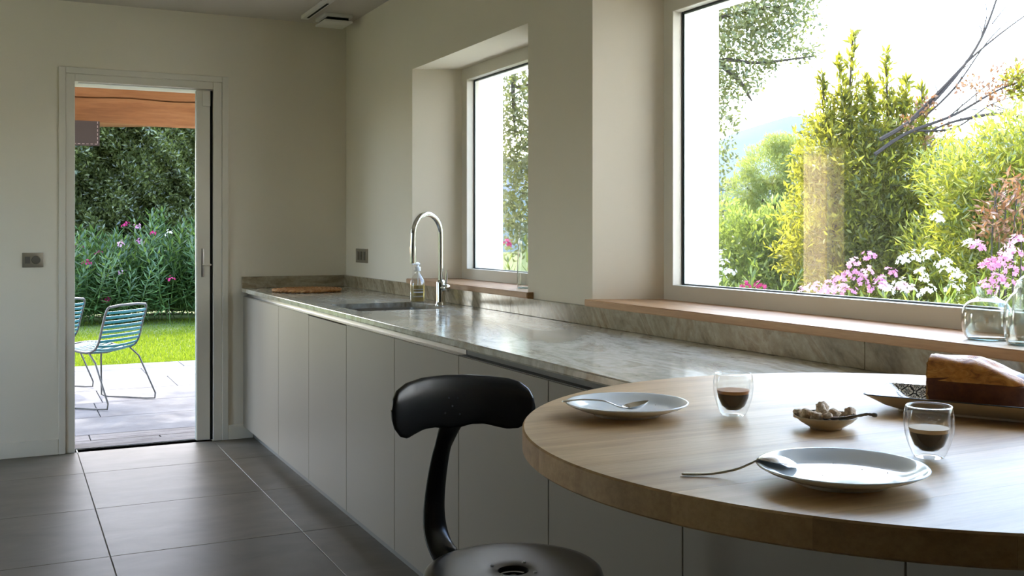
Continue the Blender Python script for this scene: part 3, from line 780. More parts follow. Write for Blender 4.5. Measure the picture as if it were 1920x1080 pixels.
tp_ = [at(1557, 785, 1.602), at(1575, 784, 1.600), at(1590, 782.5, 1.597), at(1600, 781, 1.594), at(1615, 778.5, 1.59), at(1626, 776.5, 1.587), at(1634, 777.5, 1.584), at(1644, 778.5, 1.582)]
tube('twig_handle', spline(tp_, 4), [.0016 + .0009 * abs(math.sin(i * .9)) + (.0012 if i > 24 else 0) for i in range(29)], M['pewter'], tg, 10, True)
V, F = lathe_v([(0, -.0015), (.007, -.001), (.009, .001), (.0085, .0015), (0, -.0003)], 20)
c_ = at(1550, 786, 1.603); pyd('spoon_bowl', [Vector(v) * .7 + c_ for v in V], F, M['pewter'], tg, True, True)
kb = at(1641, 778, 1.583); V, F = lathe_v([(0, -.0032), (.003, -.002), (.0036, .0005), (.0022, .003), (0, .0036)], 10)
pyd('bud_knob', [Vector((v[0], v[2], v[1])) + kb for v in V], F, M['pewter'], tg, True, True)

# cake tray: long flared rectangular dish with dark rim and patterned floor
ta = math.atan2(-.87, .49)
ul = Vector((.49, -.87, 0)).normalized(); us = Vector((.87, .49, 0)).normalized()
NL = Vector((1.281, 1.348, 0)); TL_, TWd = .36, .164
tcen = NL + ul * (TL_ / 2) + us * (TWd / 2)
tr = thing('cake_tray', 'long ivory serving tray with dark rim and black lace-patterned inside', 'tray', (tcen.x, tcen.y, ZT + .0005), math.atan2(ul.y, ul.x))
def loft(prof, mt, name, par, close_top=False, close_bot=False, ind=None):
    """prof: list of (half_len, half_wid, corner_r, z)"""
    V, F = [], []; rings = []
    for hl, hw, r, z in prof:
        P = rrect(-hl, hl, -hw, hw, r, 5); rings.append(list(range(len(V), len(V) + len(P)))); V += [(x, y, z) for x, y in P]
    for a, b in zip(rings, rings[1:]):
        n = len(a)
        for i in range(n): j = (i + 1) % n; F.append((a[i], a[j], b[j], b[i]))
    if close_bot: F.append(tuple(rings[0][::-1]))
    if close_top: F.append(tuple(rings[-1]))
    return pyd(name, V, F, mt, par, False, True, 50)
hl, hw = TL_ / 2, TWd / 2
loft([(hl - .052, hw - .044, .008, 0), (hl - .048, hw - .041, .010, .0005), (hl - .048, hw - .041, .010, .004), (hl - .028, hw - .022, .012, .012), (hl - .006, hw - .005, .014, .0255), (hl, hw, .014, .0290)], M['ivory'], 'tray_body', tr, close_bot=True)
M['rimdark'] = mat('dark_rim_glaze', (.02, .018, .016), .5, spec=.15)
loft([(hl, hw, .014, .0291), (hl + .0003, hw + .0003, .014, .0303), (hl - .0018, hw - .0018, .013, .0308)], M['rimdark'], 'rim_line', tr)
m = M['lace'] = mat('lace_patterned_glaze', (.62, .57, .47), .12); g = G(m)
mp = g.pos('Object', scale=(1, 1, 1)); sep = g.n('ShaderNodeSeparateXYZ'); g.l(mp, sep.inputs[0])
def mt_(op, a, b=None):
    q = g.n('ShaderNodeMath', operation=op)
    for i, v in enumerate((a, b)):
        if v is None: continue
        if hasattr(v, 'links'): g.l(v, q.inputs[i])
        else: q.inputs[i].default_value = v
    return q.outputs[0]
cell = .026
def fr_(v, off=0.0):
    return mt_('SUBTRACT', mt_('FRACT', mt_('ADD', mt_('DIVIDE', v, cell), 50.0 + off)), .5)
def motif(off):
    x, y = fr_(sep.outputs[0], off), fr_(sep.outputs[1], off)
    r = mt_('SQRT', mt_('ADD', mt_('MULTIPLY', x, x), mt_('MULTIPLY', y, y))); a = mt_('ARCTAN2', y, x)
    pet = mt_('MULTIPLY', mt_('ADD', mt_('COSINE', mt_('MULTIPLY', a, 8.0)), 1.0), .5)
    flower = mt_('MULTIPLY', mt_('LESS_THAN', r, .22), mt_('GREATER_THAN', mt_('SUBTRACT', pet, mt_('MULTIPLY', r, 1.2)), .22))
    ringw = mt_('ADD', .36, mt_('MULTIPLY', mt_('COSINE', mt_('MULTIPLY', a, 4.0)), .045))
    ring_ = mt_('LESS_THAN', mt_('ABSOLUTE', mt_('SUBTRACT', r, ringw)), .035)
    dots = mt_('MULTIPLY', mt_('LESS_THAN', mt_('ABSOLUTE', mt_('SUBTRACT', r, .29)), .022), mt_('GREATER_THAN', pet, .7))
    return mt_('MAXIMUM', mt_('MAXIMUM', flower, ring_), dots)
pat = mt_('MAXIMUM', motif(0.0), mt_('MULTIPLY', motif(.5), 1.0))
g.l(g.mix((.60, .54, .43), (.02, .018, .016), pat), g.b.inputs['Base Color'])
loft([(hl - .0018, hw - .0018, .013, .0308), (hl - .008, hw - .007, .013, .0272), (hl - .029, hw - .023, .011, .0145), (hl - .050, hw - .043, .010, .0065)], M['lace'], 'patterned_inside', tr, close_top=True)

# loaf cake standing on the tray floor
ck0 = pt(1742, 748, .953); ck1 = pt(1912, 766, .953)
uc = ul.copy(); LC = .147
cko = thing('loaf_cake', 'cut loaf cake with cracked golden top standing on the tray', 'cake', tuple(NL + ul * (.096 + LC / 2) + us * .090 + Vector((0, 0, .9534))), math.atan2(uc.y, uc.x))
m = M['crust'] = mat('brown_crust', (.10, .025, .008), .5, spec=.35); g = G(m)
zz = g.n('ShaderNodeSeparateXYZ'); g.l(g.pos('Object'), zz.inputs[0])
g.l(g.ramp(g.noise(g.pos('Object'), 60, 6, .7), [(.3, (.085, .020, .006)), (.6, (.16, .045, .013)), (.8, (.24, .085, .028))]), g.b.inputs['Base Color']); g.bump(g.noise(g.pos('Object'), 160, 5), .3, .002)
m = M['golden'] = mat('golden_cracked_top', (.55, .25, .06), .38, spec=.45); g = G(m)
pc = g.pos('Object', scale=(28, 48, 60)); nz = g.noise(pc, 1.4, 8, .65, .8)
g.l(g.ramp(nz, [(.3, (.26, .065, .010)), (.48, (.66, .26, .045)), (.72, (.90, .48, .13))]), g.b.inputs['Base Color']); g.bump(nz, .9, .006)
m = M['crumbm'] = mat('sponge_crumb', (.50, .26, .09), .9, spec=.1); g = G(m)
g.l(g.ramp(g.noise(g.pos('Object'), 300, 4, .7), [(.3, (.28, .11, .03)), (.6, (.58, .33, .12))]), g.b.inputs['Base Color']); g.bump(g.noise(g.pos('Object'), 350, 4), .9, .003)
def grid_solid(name, fx, nu, nv, mt, par, angle=60):
    """closed loft: fx(u, v) -> point for v in [0,1) around, capped at both ends"""
    V = [fx(i / nu, j / nv) for i in range(nu + 1) for j in range(nv)]; F = []
    for i in range(nu):
        for j in range(nv):
            k = (j + 1) % nv; F.append((i * nv + j, i * nv + k, (i + 1) * nv + k, (i + 1) * nv + j))
    F.append(tuple(range(nv))[::-1]); F.append(tuple(nu * nv + j for j in range(nv)))
    return pyd(name, V, F, mt, par, False, True, angle)
def nz_(x, y, s=1.0): return math.sin(x * 37 * s + 1.3 * math.sin(y * 29 * s)) * .6 + math.sin(x * 83 * s + y * 71 * s) * .4
Hc = .052
def crust(u_, v_):
    # section: flared loaf-tin shape, v runs around bottom-right-top-left
    a = v_ * 4; hwb, hwt = .034, .043
    if a < 1: y, z = -hwb + 2 * hwb * a, 0
    elif a < 2: y, z = hwb + (hwt - hwb) * (a - 1), Hc * (a - 1)
    elif a < 3: y, z = hwt - 2 * hwt * (a - 2), Hc
    else: y, z = -hwt + (hwt - hwb) * (a - 3), Hc * (4 - a)
    x = -LC / 2 + LC * u_; e_ = max(0, (u_ - .93) / .07)
    y *= 1 - .18 * e_ * e_; x += .010 * (z / Hc) * u_ ** 6 - .001 * nz_(y * 9, z * 9, 3) * (1 - u_) ** 8 * 2
    z2 = z + (.0 if z < Hc - 1e-4 else .004 * math.sin(u_ * 5))
    return (x + .0005 * nz_(z * 3, y * 3), y + .0006 * nz_(x, z), z2)
grid_solid('brown_sides', crust, 40, 40, M['crust'], cko)
def topf(u_, v_):
    a = v_ * 2 * PI; x = -LC / 2 + LC * .001 + LC * u_
    prof = .039 * (1 - .10 * u_) if u_ < .5 else .039 * .95 - .030 * ((u_ - .5) / .5) ** 1.1      # dome height falling to the far end
    hw_ = .043 * (1.0 if u_ < .9 else 1 - .2 * ((u_ - .9) / .1) ** 2)
    c_, s_ = math.cos(a), math.sin(a)
    y = hw_ * (abs(c_) ** .55) * (1 if c_ > 0 else -1)
    zt = max(0, s_) ** .62 * prof + min(0, s_) * .004
    if s_ > 0: zt += .0016 * nz_(x * 1.2, y * 3.0) * s_ + (-.004 * math.exp(-((y + .004 + .012 * math.sin(x * 30)) / .004) ** 2) if s_ > .2 else 0)
    return (x, y, Hc - .002 + zt)
grid_solid('golden_top', topf, 56, 56, M['golden'], cko, 80)
def knob(u_, v_):
    a = v_ * 2 * PI; t = u_ * PI; r = math.sin(t) ** .6
    return (LC / 2 - .014 + .017 * r * math.cos(a) * 1.05, .004 + .034 * math.cos(t), Hc + .0015 + .010 * r * math.sin(a))
grid_solid('burst_crust', knob, 20, 20, M['crust'], cko, 80)
def cutf(u_, v_):
    a = v_ * 4; hwb, hwt = .0335, .0425; Hh = Hc + .024
    if a < 1: y, z = -hwb + 2 * hwb * a, .001
    elif a < 2: y, z = hwb + (hwt - hwb) * (a - 1), .001 + Hh * (a - 1)
    elif a < 3:
        q = 1 - 2 * (a - 2); y, z = hwt * q, Hh + .008 * (1 - q * q)
    else: y, z = -hwt + (hwt - hwb) * (a - 3), .001 + Hh * (4 - a)
    if abs(y) > hwt * .7 and z > Hc: y *= 1 - .25 * (z - Hc) / .03
    return (-LC / 2 - .0035 + .004 * u_ + .0014 * nz_(y * 8, z * 8, 1.5), y, z)
grid_solid('cut_face', cutf, 2, 64, M['crumbm'], cko, 80)

# ------------------------------------------------------------------ glassware on the sills
def vase(name, label, loc, prof, cat='vase', grp='clear glass vases on the long sill', tint='clear', n=56):
    t = thing(name, label, cat, loc, 0, grp)
    out_ = [(p.x, p.y) for p in spline([(r, z, 0) for r, z in prof], 6)]
    th = .0016
    inn = [(max(r - th, .0005), max(z, .0045)) for r, z in out_[::-1] if z > .003]
    lathe('vase_wall', [(0, .0008)] + out_ + inn + [(0, .0045)], M[tint], t, n, angle=0)
    o = lathe('thick_base', [(0, .001), (prof[0][0] * .96, .001), (prof[1][0] * .95, .0042), (0, .0042)], M['green'], t, 40, angle=0)
    return t
S0 = 1.0035
vase('round_vase', 'squat round clear glass vase with flared neck on the long sill', (1.995, 1.700, S0),
     [(.036, .001), (.045, .004), (.053, .022), (.0555, .045), (.053, .068), (.043, .085), (.030, .0925), (.0215, .0975), (.0205, .104), (.0235, .114), (.0255, .120)])
vase('tall_vase', 'taller clear glass vase behind the squat round one, cut by the frame', (2.086, 1.642, S0),
     [(.034, .001), (.042, .004), (.047, .03), (.050, .08), (.047, .115), (.036, .138), (.023, .150), (.0195, .158), (.0195, .170), (.0235, .184)])
vase('bulb_vase', 'clear glass vase at the photo edge in front of the tall one', (1.985, 1.582, S0),
     [(.036, .001), (.044, .004), (.050, .03), (.0515, .055), (.048, .085), (.038, .105), (.026, .118), (.022, .126), (.024, .14)])
bt = vase('glass_bottle', 'tall clear glass bottle on the short sill, half hidden by wall', (2.02, 4.165, S0),
     [(.034, .001), (.038, .004), (.039, .03), (.038, .10), (.036, .16), (.036, .20), (.030, .235), (.021, .26), (.0185, .275), (.021, .285)], 'bottle', None)
M['insect'] = M['dark']

# ------------------------------------------------------------------ black stool
SB = Vector((.868, 1.845, 0))
sl_ = thing('bar_stool', 'black metal bar stool with whale-tail backrest and round dished seat', 'stool', tuple(SB))
HS = .600
lathe('seat', [(.030, HS - .012), (.030, HS - .0015), (.034, HS), (.060, HS + .001), (.115, HS + .004), (.150, HS + .0055), (.163, HS + .004), (.1705, HS - .002), (.1735, HS - .012), (.1735, HS - .030), (.1705, HS - .030), (.1705, HS - .014), (.155, HS - .006), (.060, HS - .010), (.030, HS - .012)], M['bronze'], sl_, 80, angle=50)
lathe('seat_hub', [(0, HS - .050), (.022, HS - .050), (.032, HS - .044), (.034, HS - .016), (.029, HS - .014), (.027, HS - .030), (.009, HS - .030), (.009, HS - .012), (.0065, HS - .010), (0, HS - .010)], M['black'], sl_, 40)
for k in range(4):
    a = math.radians(38 + 90 * k)
    o = lathe('screw', [(0, .0022), (.0022, .002), (.0034, .0012), (.0038, 0), (.0038, -.003)], M['steel'], sl_, 16); o.location = (.046 * math.cos(a), .046 * math.sin(a), HS + .0012)
rg = [(.1715 * math.cos(a), .1715 * math.sin(a), HS - .0285) for a in np.linspace(0, 2 * PI, 81)]
tube('rolled_rim', rg, .0028, M['bronze'], sl_, 8, caps=False)
# backrest outline (photograph points carried to the plane of the backrest)
YBk = 2.045
def onY(px, py, Y): d = ray(px, py); return EYE + d * (Y / d.y)
top = [(729, 768), (732, 748), (742, 731), (762, 718), (795, 709), (840, 704.5), (880, 704), (925, 706), (955, 709), (972, 714), (986, 726), (994, 742), (997, 762)]
bot = [(729, 768), (730, 785), (736, 803), (748, 818), (762, 822), (778, 814), (796, 806), (818, 803), (845, 806), (868, 803), (888, 797), (912, 796), (934, 801), (952, 804.5), (970, 802), (984, 791), (993, 776), (997, 762)]
def curve_xz(P): return [(lambda q: (q.x, q.z))(onY(px, py, YBk)) for px, py in P]
tX, bX = curve_xz(top), curve_xz(bot)
def interp(T, x):
    for (x0, z0), (x1, z1) in zip(T, T[1:]):
        if x0 <= x <= x1: return z0 + (z1 - z0) * (x - x0) / max(x1 - x0, 1e-9)
    return T[-1][1] if x > T[-1][0] else T[0][1]
bX = [bX[0]] + [p for p in bX[1:] if p[0] > bX[0][0] + 1e-4]
xa, xb = tX[0][0], tX[-1][0]; xc = (xa + xb) / 2
V, F = [], []; NU, NV = 60, 28
for i in range(NU + 1):
    x = xa + (xb - xa) * (.5 - .5 * math.cos(PI * i / NU)); zt_, zb_ = interp(tX, x), interp(bX, x)
    if i in (0, NU): zt_, zb_ = (zt_ + zb_) / 2 + .001, (zt_ + zb_) / 2 - .001
    yc = YBk + .014 - 1.15 * (x - xc) ** 2 + .0
    th = .0085 * min(1, (min(x - xa, xb - x) / .012 + .12)) ** .5
    zm, hz = (zt_ + zb_) / 2, (zt_ - zb_) / 2
    for j in range(NV):
        a = 2 * PI * j / NV; c_, s_ = math.cos(a), math.sin(a)
        V.append((x, yc + th * (abs(c_) ** .5) * (1 if c_ > 0 else -1) + .10 * max(0, (zm + hz * s_ - .90)), zm + hz * (abs(s_) ** .6) * (1 if s_ > 0 else -1)))
for i in range(NU):
    for j in range(NV): k = (j + 1) % NV; F.append((i * NV + j, i * NV + k, (i + 1) * NV + k, (i + 1) * NV + j))
pyd('backrest', V, F, M['black'], sl_, True, True, 80)
def onYp(px, py, Y): return onY(px, py, Y)
sp_ = [onYp(845, 795, 2.062), onYp(838, 815, 2.066), onYp(827, 850, 2.082), onYp(818, 905, 2.098), onYp(814, 955, 2.100), onYp(817, 995, 2.090), onYp(828, 1028, 2.062), onYp(848, 1054, 2.018), onYp(880, 1075, 1.96)]
ps = spline(sp_, 6); n = len(ps)
rw = [(.026 - .007 * min(1, i / 10)) if i < 10 else .019 + .008 * min(1, (i - 10) / 22) for i in range(n)]
V, F = tube_v(ps, rw, 16, up=(0, 1, .2), flat=[.38] * n); pyd('back_stem', V, F, M['black'], sl_, True, True, 60)
for k in range(4):
    a = math.radians(45 + 90 * k); d = Vector((math.cos(a), math.sin(a), 0))
    tube('leg', [SB + d * .075 + Vector((0, 0, HS - .035)), SB + d * .11 + Vector((0, 0, .45)), SB + d * .205 + Vector((0, 0, .012))], .0125, M['black'], sl_, 14, True)
    o = lathe('foot_pad', [(0, 0), (.016, 0), (.017, .004), (.015, .016), (0, .018)], M['black'], sl_, 16); o.location = tuple(d * .206)
fr = [(.172 * math.cos(a), .172 * math.sin(a), .22) for a in np.linspace(0, 2 * PI, 65)]
tube('foot_ring', fr, .008, M['black'], sl_, 10, caps=False)
lathe('under_plate', [(0, HS - .052), (.085, HS - .052), (.09, HS - .046), (.09, HS - .036), (0, HS - .034)], M['black'], sl_, 32)

# ================================================================== outdoors
ZG = -.05
# terrace (structure) and its stone slabs as parts
pat = box('patio', (-3.5, 2.75, YO - .02, 10.93, -.30, -.058), M['joint'], bev=0); pat['kind'] = 'structure'
def slabp(x0, x1, y0, y1, mt, name='paving_slab'):
    return box(name, (x0 + .003, x1 - .003, y0 + .003, y1 - .003, -.057, -.022), mt, pat, True, .003)
rs = random.Random(5); y = YO + .10
rows = [(YO - .02, YO + .22, M['step'], .62), (YO + .22, YO + .42, M['step'], .8)]
yy = YO + .42
while yy < 10.9: rows.append((yy, min(yy + .66, 10.93), M['paver'], .98)); yy += .66
for k, (a, b, mt, L) in enumerate(rows):
    x = -1.6 + rs.uniform(-L, 0)
    while x < 2.7:
        l = L * rs.uniform(.8, 1.15) if mt is M['step'] else L
        slabp(x, min(x + l, 2.74), a, b, mt, 'step_stone' if mt is M['step'] else 'paving_slab'); x += l
# ground: lawn level by the terrace, falling away beyond the window wall
def ground_z(x, y):
    z = -.07
    if x > 2.7: z -= .10 * (x - 2.7) if x < 9 else .63 + .12 * (x - 9)
    if x < 60: z += .03 * math.sin(x * 1.1) * math.sin(y * .9) * (1 if x > 3 or y > 12 else .2)
    return max(z, -14)
xs = [-40, -20, -8, -4, -2, 0, 1, 2, 2.5] + [3 + .5 * i for i in range(14)] + [10 + 2 * i for i in range(12)] + [40, 60, 100, 200, 400, 800]
ys = [-60, -30, -15, -6, -3, 0, 2, 4, 5, 6, 6.9] + [11 + .5 * i for i in range(16)] + [20, 24, 30, 40, 60, 100, 200, 400, 800]
V = [(x, y, ground_z(x, y) - (.3 if (x < 2.9 and y < 10.96) else 0)) for y in ys for x in xs]; nx = len(xs)
F = [(j * nx + i, j * nx + i + 1, (j + 1) * nx + i + 1, (j + 1) * nx + i) for j in range(len(ys) - 1) for i in range(nx - 1)]
o = pyd('ground', V, F, M['soil'], None, False, True, 0); o['kind'] = 'structure'
# lawn
def quads_leaf(P, D, S, N, L, Wd, fold):
    """4-vert leaves, arrays (n,3)/(n,)"""
    L = L[:, None]; Wd = Wd[:, None]
    a = P; b = P + D * L * .45 + S * Wd * .5 + N * fold * Wd; c = P + D * L; d = P + D * L * .45 - S * Wd * .5 + N * fold * Wd
    V = np.stack([a, b, c, d], 1).reshape(-1, 3); n = len(P)
    i = np.arange(n)[:, None] * 4
    F = np.concatenate([i + np.array([[0, 1, 2]]), i + np.array([[0, 2, 3]])], 0)
    return V, F
def nrm(a): return a / np.maximum(np.linalg.norm(a, axis=1, keepdims=True), 1e-9)
n = 60000
P = np.stack([RNG.uniform(-.6, 3.6, n), 10.95 + 5.6 * RNG.random(n) ** 1.3, np.full(n, -.075)], 1)
D = nrm(np.stack([RNG.normal(0, .35, n), RNG.normal(0, .35, n), np.ones(n)], 1)); S = nrm(np.cross(D, RNG.normal(size=(n, 3)))); N = np.cross(S, D)
V, F = quads_leaf(P, D, S, N, RNG.uniform(.025, .06, n), RNG.uniform(.006, .011, n), .2)
o = link(bpy.data.objects.new('lawn_grass', npmesh('lawn_grass', V, F, M['grass']))); meta(o, 'short bright green lawn beyond the pale terrace', 'grass', kind='stuff')

def cloud(blobs, n, Lr, Wr, up=.35, out=.6, shell=.55, fold=.25, droop=0):
    """leaf cloud on lumpy ellipsoids; blobs: (centre, radius or (rx,ry,rz))"""
    Cn = np.array([tuple(b[0]) for b in blobs]); Rd = np.array([(b[1],) * 3 if not hasattr(b[1], '__len__') else b[1] for b in blobs])
    wt = Rd[:, 0] * Rd[:, 2]; wt = wt / wt.sum(); k = RNG.choice(len(blobs), n, p=wt)
    d = nrm(RNG.normal(size=(n, 3))); r = shell + (1 - shell) * RNG.random(n) ** .6
    lump_ = 1 + .16 * np.sin(d[:, 0] * 7 + k) * np.sin(d[:, 1] * 8 + k * 2) + .12 * np.sin(d[:, 2] * 9 + k * 3)
    P = Cn[k] + d * Rd[k] * (r * lump_)[:, None]
    D = nrm(d * out + RNG.normal(size=(n, 3)) * .6 + np.array([0, 0, up - droop]))
    S = nrm(np.cross(D, RNG.normal(size=(n, 3)) + np.array([0, 0, .5]))); N = np.cross(S, D)
    return quads_leaf(P, D, S, N, RNG.uniform(*Lr, n), RNG.uniform(*Wr, n), fold)
def foliage(name, par, blobs, n, Lr, Wr, mt, **kw):
    V, F = cloud(blobs, n, Lr, Wr, **kw)
    if par is not None: V = V - np.array(par.location)
    o = link(bpy.data.objects.new(name, npmesh(name, V, F, mt)))
    if par is not None: o.parent = par
    o['kind'] = 'stuff' if par is not None else 'thing'
    return o
def limb(name, pts, r0, r1, mt, par, n=8):
    P = spline(pts, 5); k = len(P)
    return tube(name, P, [r0 + (r1 - r0) * i / (k - 1) for i in range(k)], mt, par, n, True)

# hedge behind the garden door
hg = thing('tall_hedge', 'tall dense clipped hedge closing the lawn behind the oleanders', 'hedge', (1.6, 18.2, ZG))
n = 190000
def hedge_leaves():
    x = RNG.uniform(-1.6, 5.6, n); z = 4.0 * RNG.random(n) ** .9; dep = RNG.random(n) ** 1.5
    bul = .22 * np.sin(x * 2.3 + z) + .16 * np.sin(x * 5.1 - z * 3.7) + .12 * np.sin(x * 9.3 + z * 7.1) + .08 * np.sin(x * 17 + z * 13)
    y = 17.6 - bul + dep * .9
    topc = z > 3.75; y = np.where(topc, 17.5 + RNG.random(n) * 1.2, y)
    P = np.stack([x, y, z - .05 + np.where(topc, .15 * np.sin(x * 4), 0)], 1)
    D = nrm(np.stack([RNG.normal(0, .6, n), -.5 + RNG.normal(0, .5, n), .35 + RNG.normal(0, .5, n)], 1)); S = nrm(np.cross(D, RNG.normal(size=(n, 3)))); N = np.cross(S, D)
    return quads_leaf(P, D, S, N, RNG.uniform(.05, .11, n), RNG.uniform(.022, .042, n), .2)
V, F = hedge_leaves(); o = link(bpy.data.objects.new('foliage', npmesh('foliage', V - np.array(hg.location), F, M['hedge']))); o.parent = hg; o['kind'] = 'stuff'
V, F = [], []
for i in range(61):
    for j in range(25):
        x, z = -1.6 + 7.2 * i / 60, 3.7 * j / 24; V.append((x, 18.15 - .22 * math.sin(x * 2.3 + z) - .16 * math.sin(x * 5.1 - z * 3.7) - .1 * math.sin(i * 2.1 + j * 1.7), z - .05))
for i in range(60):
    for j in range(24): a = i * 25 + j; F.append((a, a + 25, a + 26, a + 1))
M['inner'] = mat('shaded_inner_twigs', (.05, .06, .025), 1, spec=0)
o = pyd('shaded_core', V, F, M['inner'], hg, True, True, 0)  # dark backing sheet for the inner twigs, their shade in its colour
for k in range(7): limb('stem', [(-1.2 + k, 18.3, -.05), (-1.1 + k, 18.2, 1.5), (-1.25 + k, 18.3, 3.2)], .05, .02, M['bark'], hg, 6)

# oleander parts -----------------------------------------------------
def oleander_branch(seed, L, mt, leafL=.13, nodes=11):
    rs = np.random.default_rng(seed); lean = rs.uniform(-.12, .12, 2)
    Pn, Dn, Ls, Wsd = [], [], [], []
    for i in range(nodes):
        t = .18 + .82 * i / (nodes - 1); c = np.array([lean[0] * t * t, lean[1] * t * t, L * t])
        for k in range(3 if i < nodes - 1 else 5):
            a = i * 1.05 + k * 2 * PI / 3 + rs.uniform(-.2, .2); el = (-.05 + .95 * (i / nodes) if leafL > .15 else .45 + .65 * (i / nodes)) + rs.uniform(-.15, .15)
            Pn.append(c); Dn.append((math.cos(a) * math.cos(el), math.sin(a) * math.cos(el), math.sin(el))); Ls.append(leafL * rs.uniform(.8, 1.15) * (.75 if i > nodes - 3 else 1)); Wsd.append(leafL * (.17 if leafL > .15 else .155))
    Pn, Dn = np.array(Pn), np.array(Dn); S = nrm(np.cross(Dn, np.array([[0, 0, 1.0]]))); N = np.cross(S, Dn)
    V, F = quads_leaf(Pn, Dn, S, N, np.array(Ls), np.array(Wsd), -.25)
    TV, TF = tube_v([(lean[0] * t * t, lean[1] * t * t, L * t) for t in (0, .5, 1)], [.006, .0045, .0025], 4)
    tf = [q for q in TF if len(q) == 4]; tris = np.array([t for a, b, c, d in tf for t in ((a, b, c), (a, c, d))])
    return npmesh('branch', np.vstack([V, np.array([tuple(v) for v in TV])]), np.vstack([F, tris + len(V)]), mt)
def blossom(seed, mt, r=.055, nb=12):
    rs = np.random.default_rng(seed); Pn, Dn = [], []
    for i in range(nb):
        d = rs.normal(size=3); d[2] = abs(d[2]) + .1; d /= np.linalg.norm(d); c = d * r * rs.uniform(.5, 1)
        a_ = np.cross(d, [0, 0, 1.0001]); a_ /= np.linalg.norm(a_) + 1e-9; b_ = np.cross(d, a_)
        for k in range(5):
            t = 2 * PI * k / 5; Pn.append(c); Dn.append((a_ * math.cos(t) + b_ * math.sin(t)) * .9 + d * .35)
    Pn, Dn = np.array(Pn), nrm(np.array(Dn)); S = nrm(np.cross(Dn, nrm(Pn + 1e-6))); N = np.cross(S, Dn); m_ = len(Pn)
    V, F = quads_leaf(Pn, Dn, S, N, np.full(m_, .018), np.full(m_, .013), .1)
    return npmesh('flower_cluster', V, F, mt)
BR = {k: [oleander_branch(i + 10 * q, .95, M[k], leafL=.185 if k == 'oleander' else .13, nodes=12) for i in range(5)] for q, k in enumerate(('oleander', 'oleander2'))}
BLO = {k: [blossom(i, M[k]) for i in range(3)] for k in ('pink', 'palepink', 'whitep', 'magenta')}
BIG = {k: [blossom(i + 9, M[k], .07, 15) for i in range(3)] for k in ('pink', 'palepink', 'whitep', 'magenta')}
def oleander(label, base, rx, ry, h, nbr, kind, flowers, big=False, grp='flowering oleanders', seed=0, name='oleander_bush'):
    """flowers: (px, py, k, colour) where the photograph shows a cluster"""
    t = thing(name, label, 'shrub', tuple(base), 0, grp); rs = random.Random(seed)
    for i in range(nbr):
        a, r = rs.uniform(0, 2 * PI), math.sqrt(rs.random()); x, y_ = rx * r * math.cos(a), ry * r * math.sin(a)
        lev = rs.random(); top_ = h * (1 - .35 * r * r) * rs.uniform(.82, 1.06); s_ = rs.uniform(.8, 1.15)
        z = max(0, (top_ - .9 * s_) * (1 if lev > .45 else lev * 1.6))
        o = link(bpy.data.objects.new('branch', BR[kind][i % 5])); o.parent = t; o.location = (x, y_, z)
        o.rotation_euler = (-y_ / ry * .45 + rs.uniform(-.25, .25), x / rx * .45 + rs.uniform(-.25, .25), rs.uniform(0, 6.28)); o.scale = (s_,) * 3
    for q, (px, py, k, c) in enumerate(flowers):
        o = link(bpy.data.objects.new('flower_cluster', (BIG if big else BLO)[c][q % 3])); o.parent = t
        o.location = at(px, py, k) - Vector(base); o.rotation_euler = (rs.uniform(-.4, .4), rs.uniform(-.4, .4), rs.uniform(0, 6))
        if c in ('magenta',) or c == 'whitep': o['label'] = {'magenta': 'deep magenta flower cluster', 'whitep': 'white flower cluster'}[c]
        else: o['label'] = 'pink flower cluster'
        o['kind'] = 'stuff'
    return t
# three dense bushes across the lawn, seen through the door
oleander('dark green oleander with pink flowers left across the lawn', (.95, 16.3, ZG), .95, .6, 1.22, 110, 'oleander',
         [(227, 460, 14.6, 'palepink'), (162, 496, 14.4, 'magenta'), (150, 466, 15.2, 'magenta'), (200, 566, 14.6, 'magenta'), (228, 512, 14.6, 'palepink'), (186, 478, 14.8, 'magenta')], True, 'oleanders across the lawn', 1)
oleander('dark green oleander with pink and white flowers in the middle across the lawn', (1.95, 16.2, ZG), .85, .6, 1.50, 110, 'oleander',
         [(257, 428, 14.8, 'pink'), (317, 440, 14.7, 'whitep'), (286, 440, 14.8, 'magenta'), (263, 456, 14.8, 'pink'), (322, 526, 14.5, 'magenta'), (236, 424, 14.9, 'magenta')], True, 'oleanders across the lawn', 2)
oleander('tall dark green oleander right across the lawn by the door stile', (2.9, 16.3, ZG), .8, .6, 1.62, 100, 'oleander', [], True, 'oleanders across the lawn', 3)
# silver shrub beside the chairs
sv_ = thing('silver_shrub', 'spindly silver-leaved shrub behind the garden chairs', 'shrub', tuple(pt(150, 600, ZG)))
b0 = Vector(sv_.location)
for k in range(26):
    rs = random.Random(k); L = rs.uniform(.45, .95); a = rs.uniform(0, 6.28); tilt = rs.uniform(.05, .6); nn_ = 22
    d = Vector((math.cos(a) * math.sin(tilt), math.sin(a) * math.sin(tilt), math.cos(tilt)))
    Pn = np.array([tuple(d * (L * (i + 1) / nn_)) for i in range(nn_)]); Dn = nrm(RNG.normal(size=(nn_, 3)) * .7 + np.array(d)); S = nrm(np.cross(Dn, RNG.normal(size=(nn_, 3)))); N = np.cross(S, Dn)
    V, F = quads_leaf(Pn, Dn, S, N, np.full(nn_, .07), np.full(nn_, .012), .1)
    TV, TF = tube_v([Vector((0, 0, 0)), d * L], [.005, .002], 4); tf = [q for q in TF if len(q) == 4][:4]
    tris = np.array([t for a_, b_, c_, d_ in tf for t in ((a_, b_, c_), (a_, c_, d_))])
    o = link(bpy.data.objects.new('sprig', npmesh('sprig', np.vstack([V, np.array([tuple(v) for v in TV])]), np.vstack([F, tris + len(V)]), M['silver']))); o.parent = sv_; o.location = (0, 0, 0)

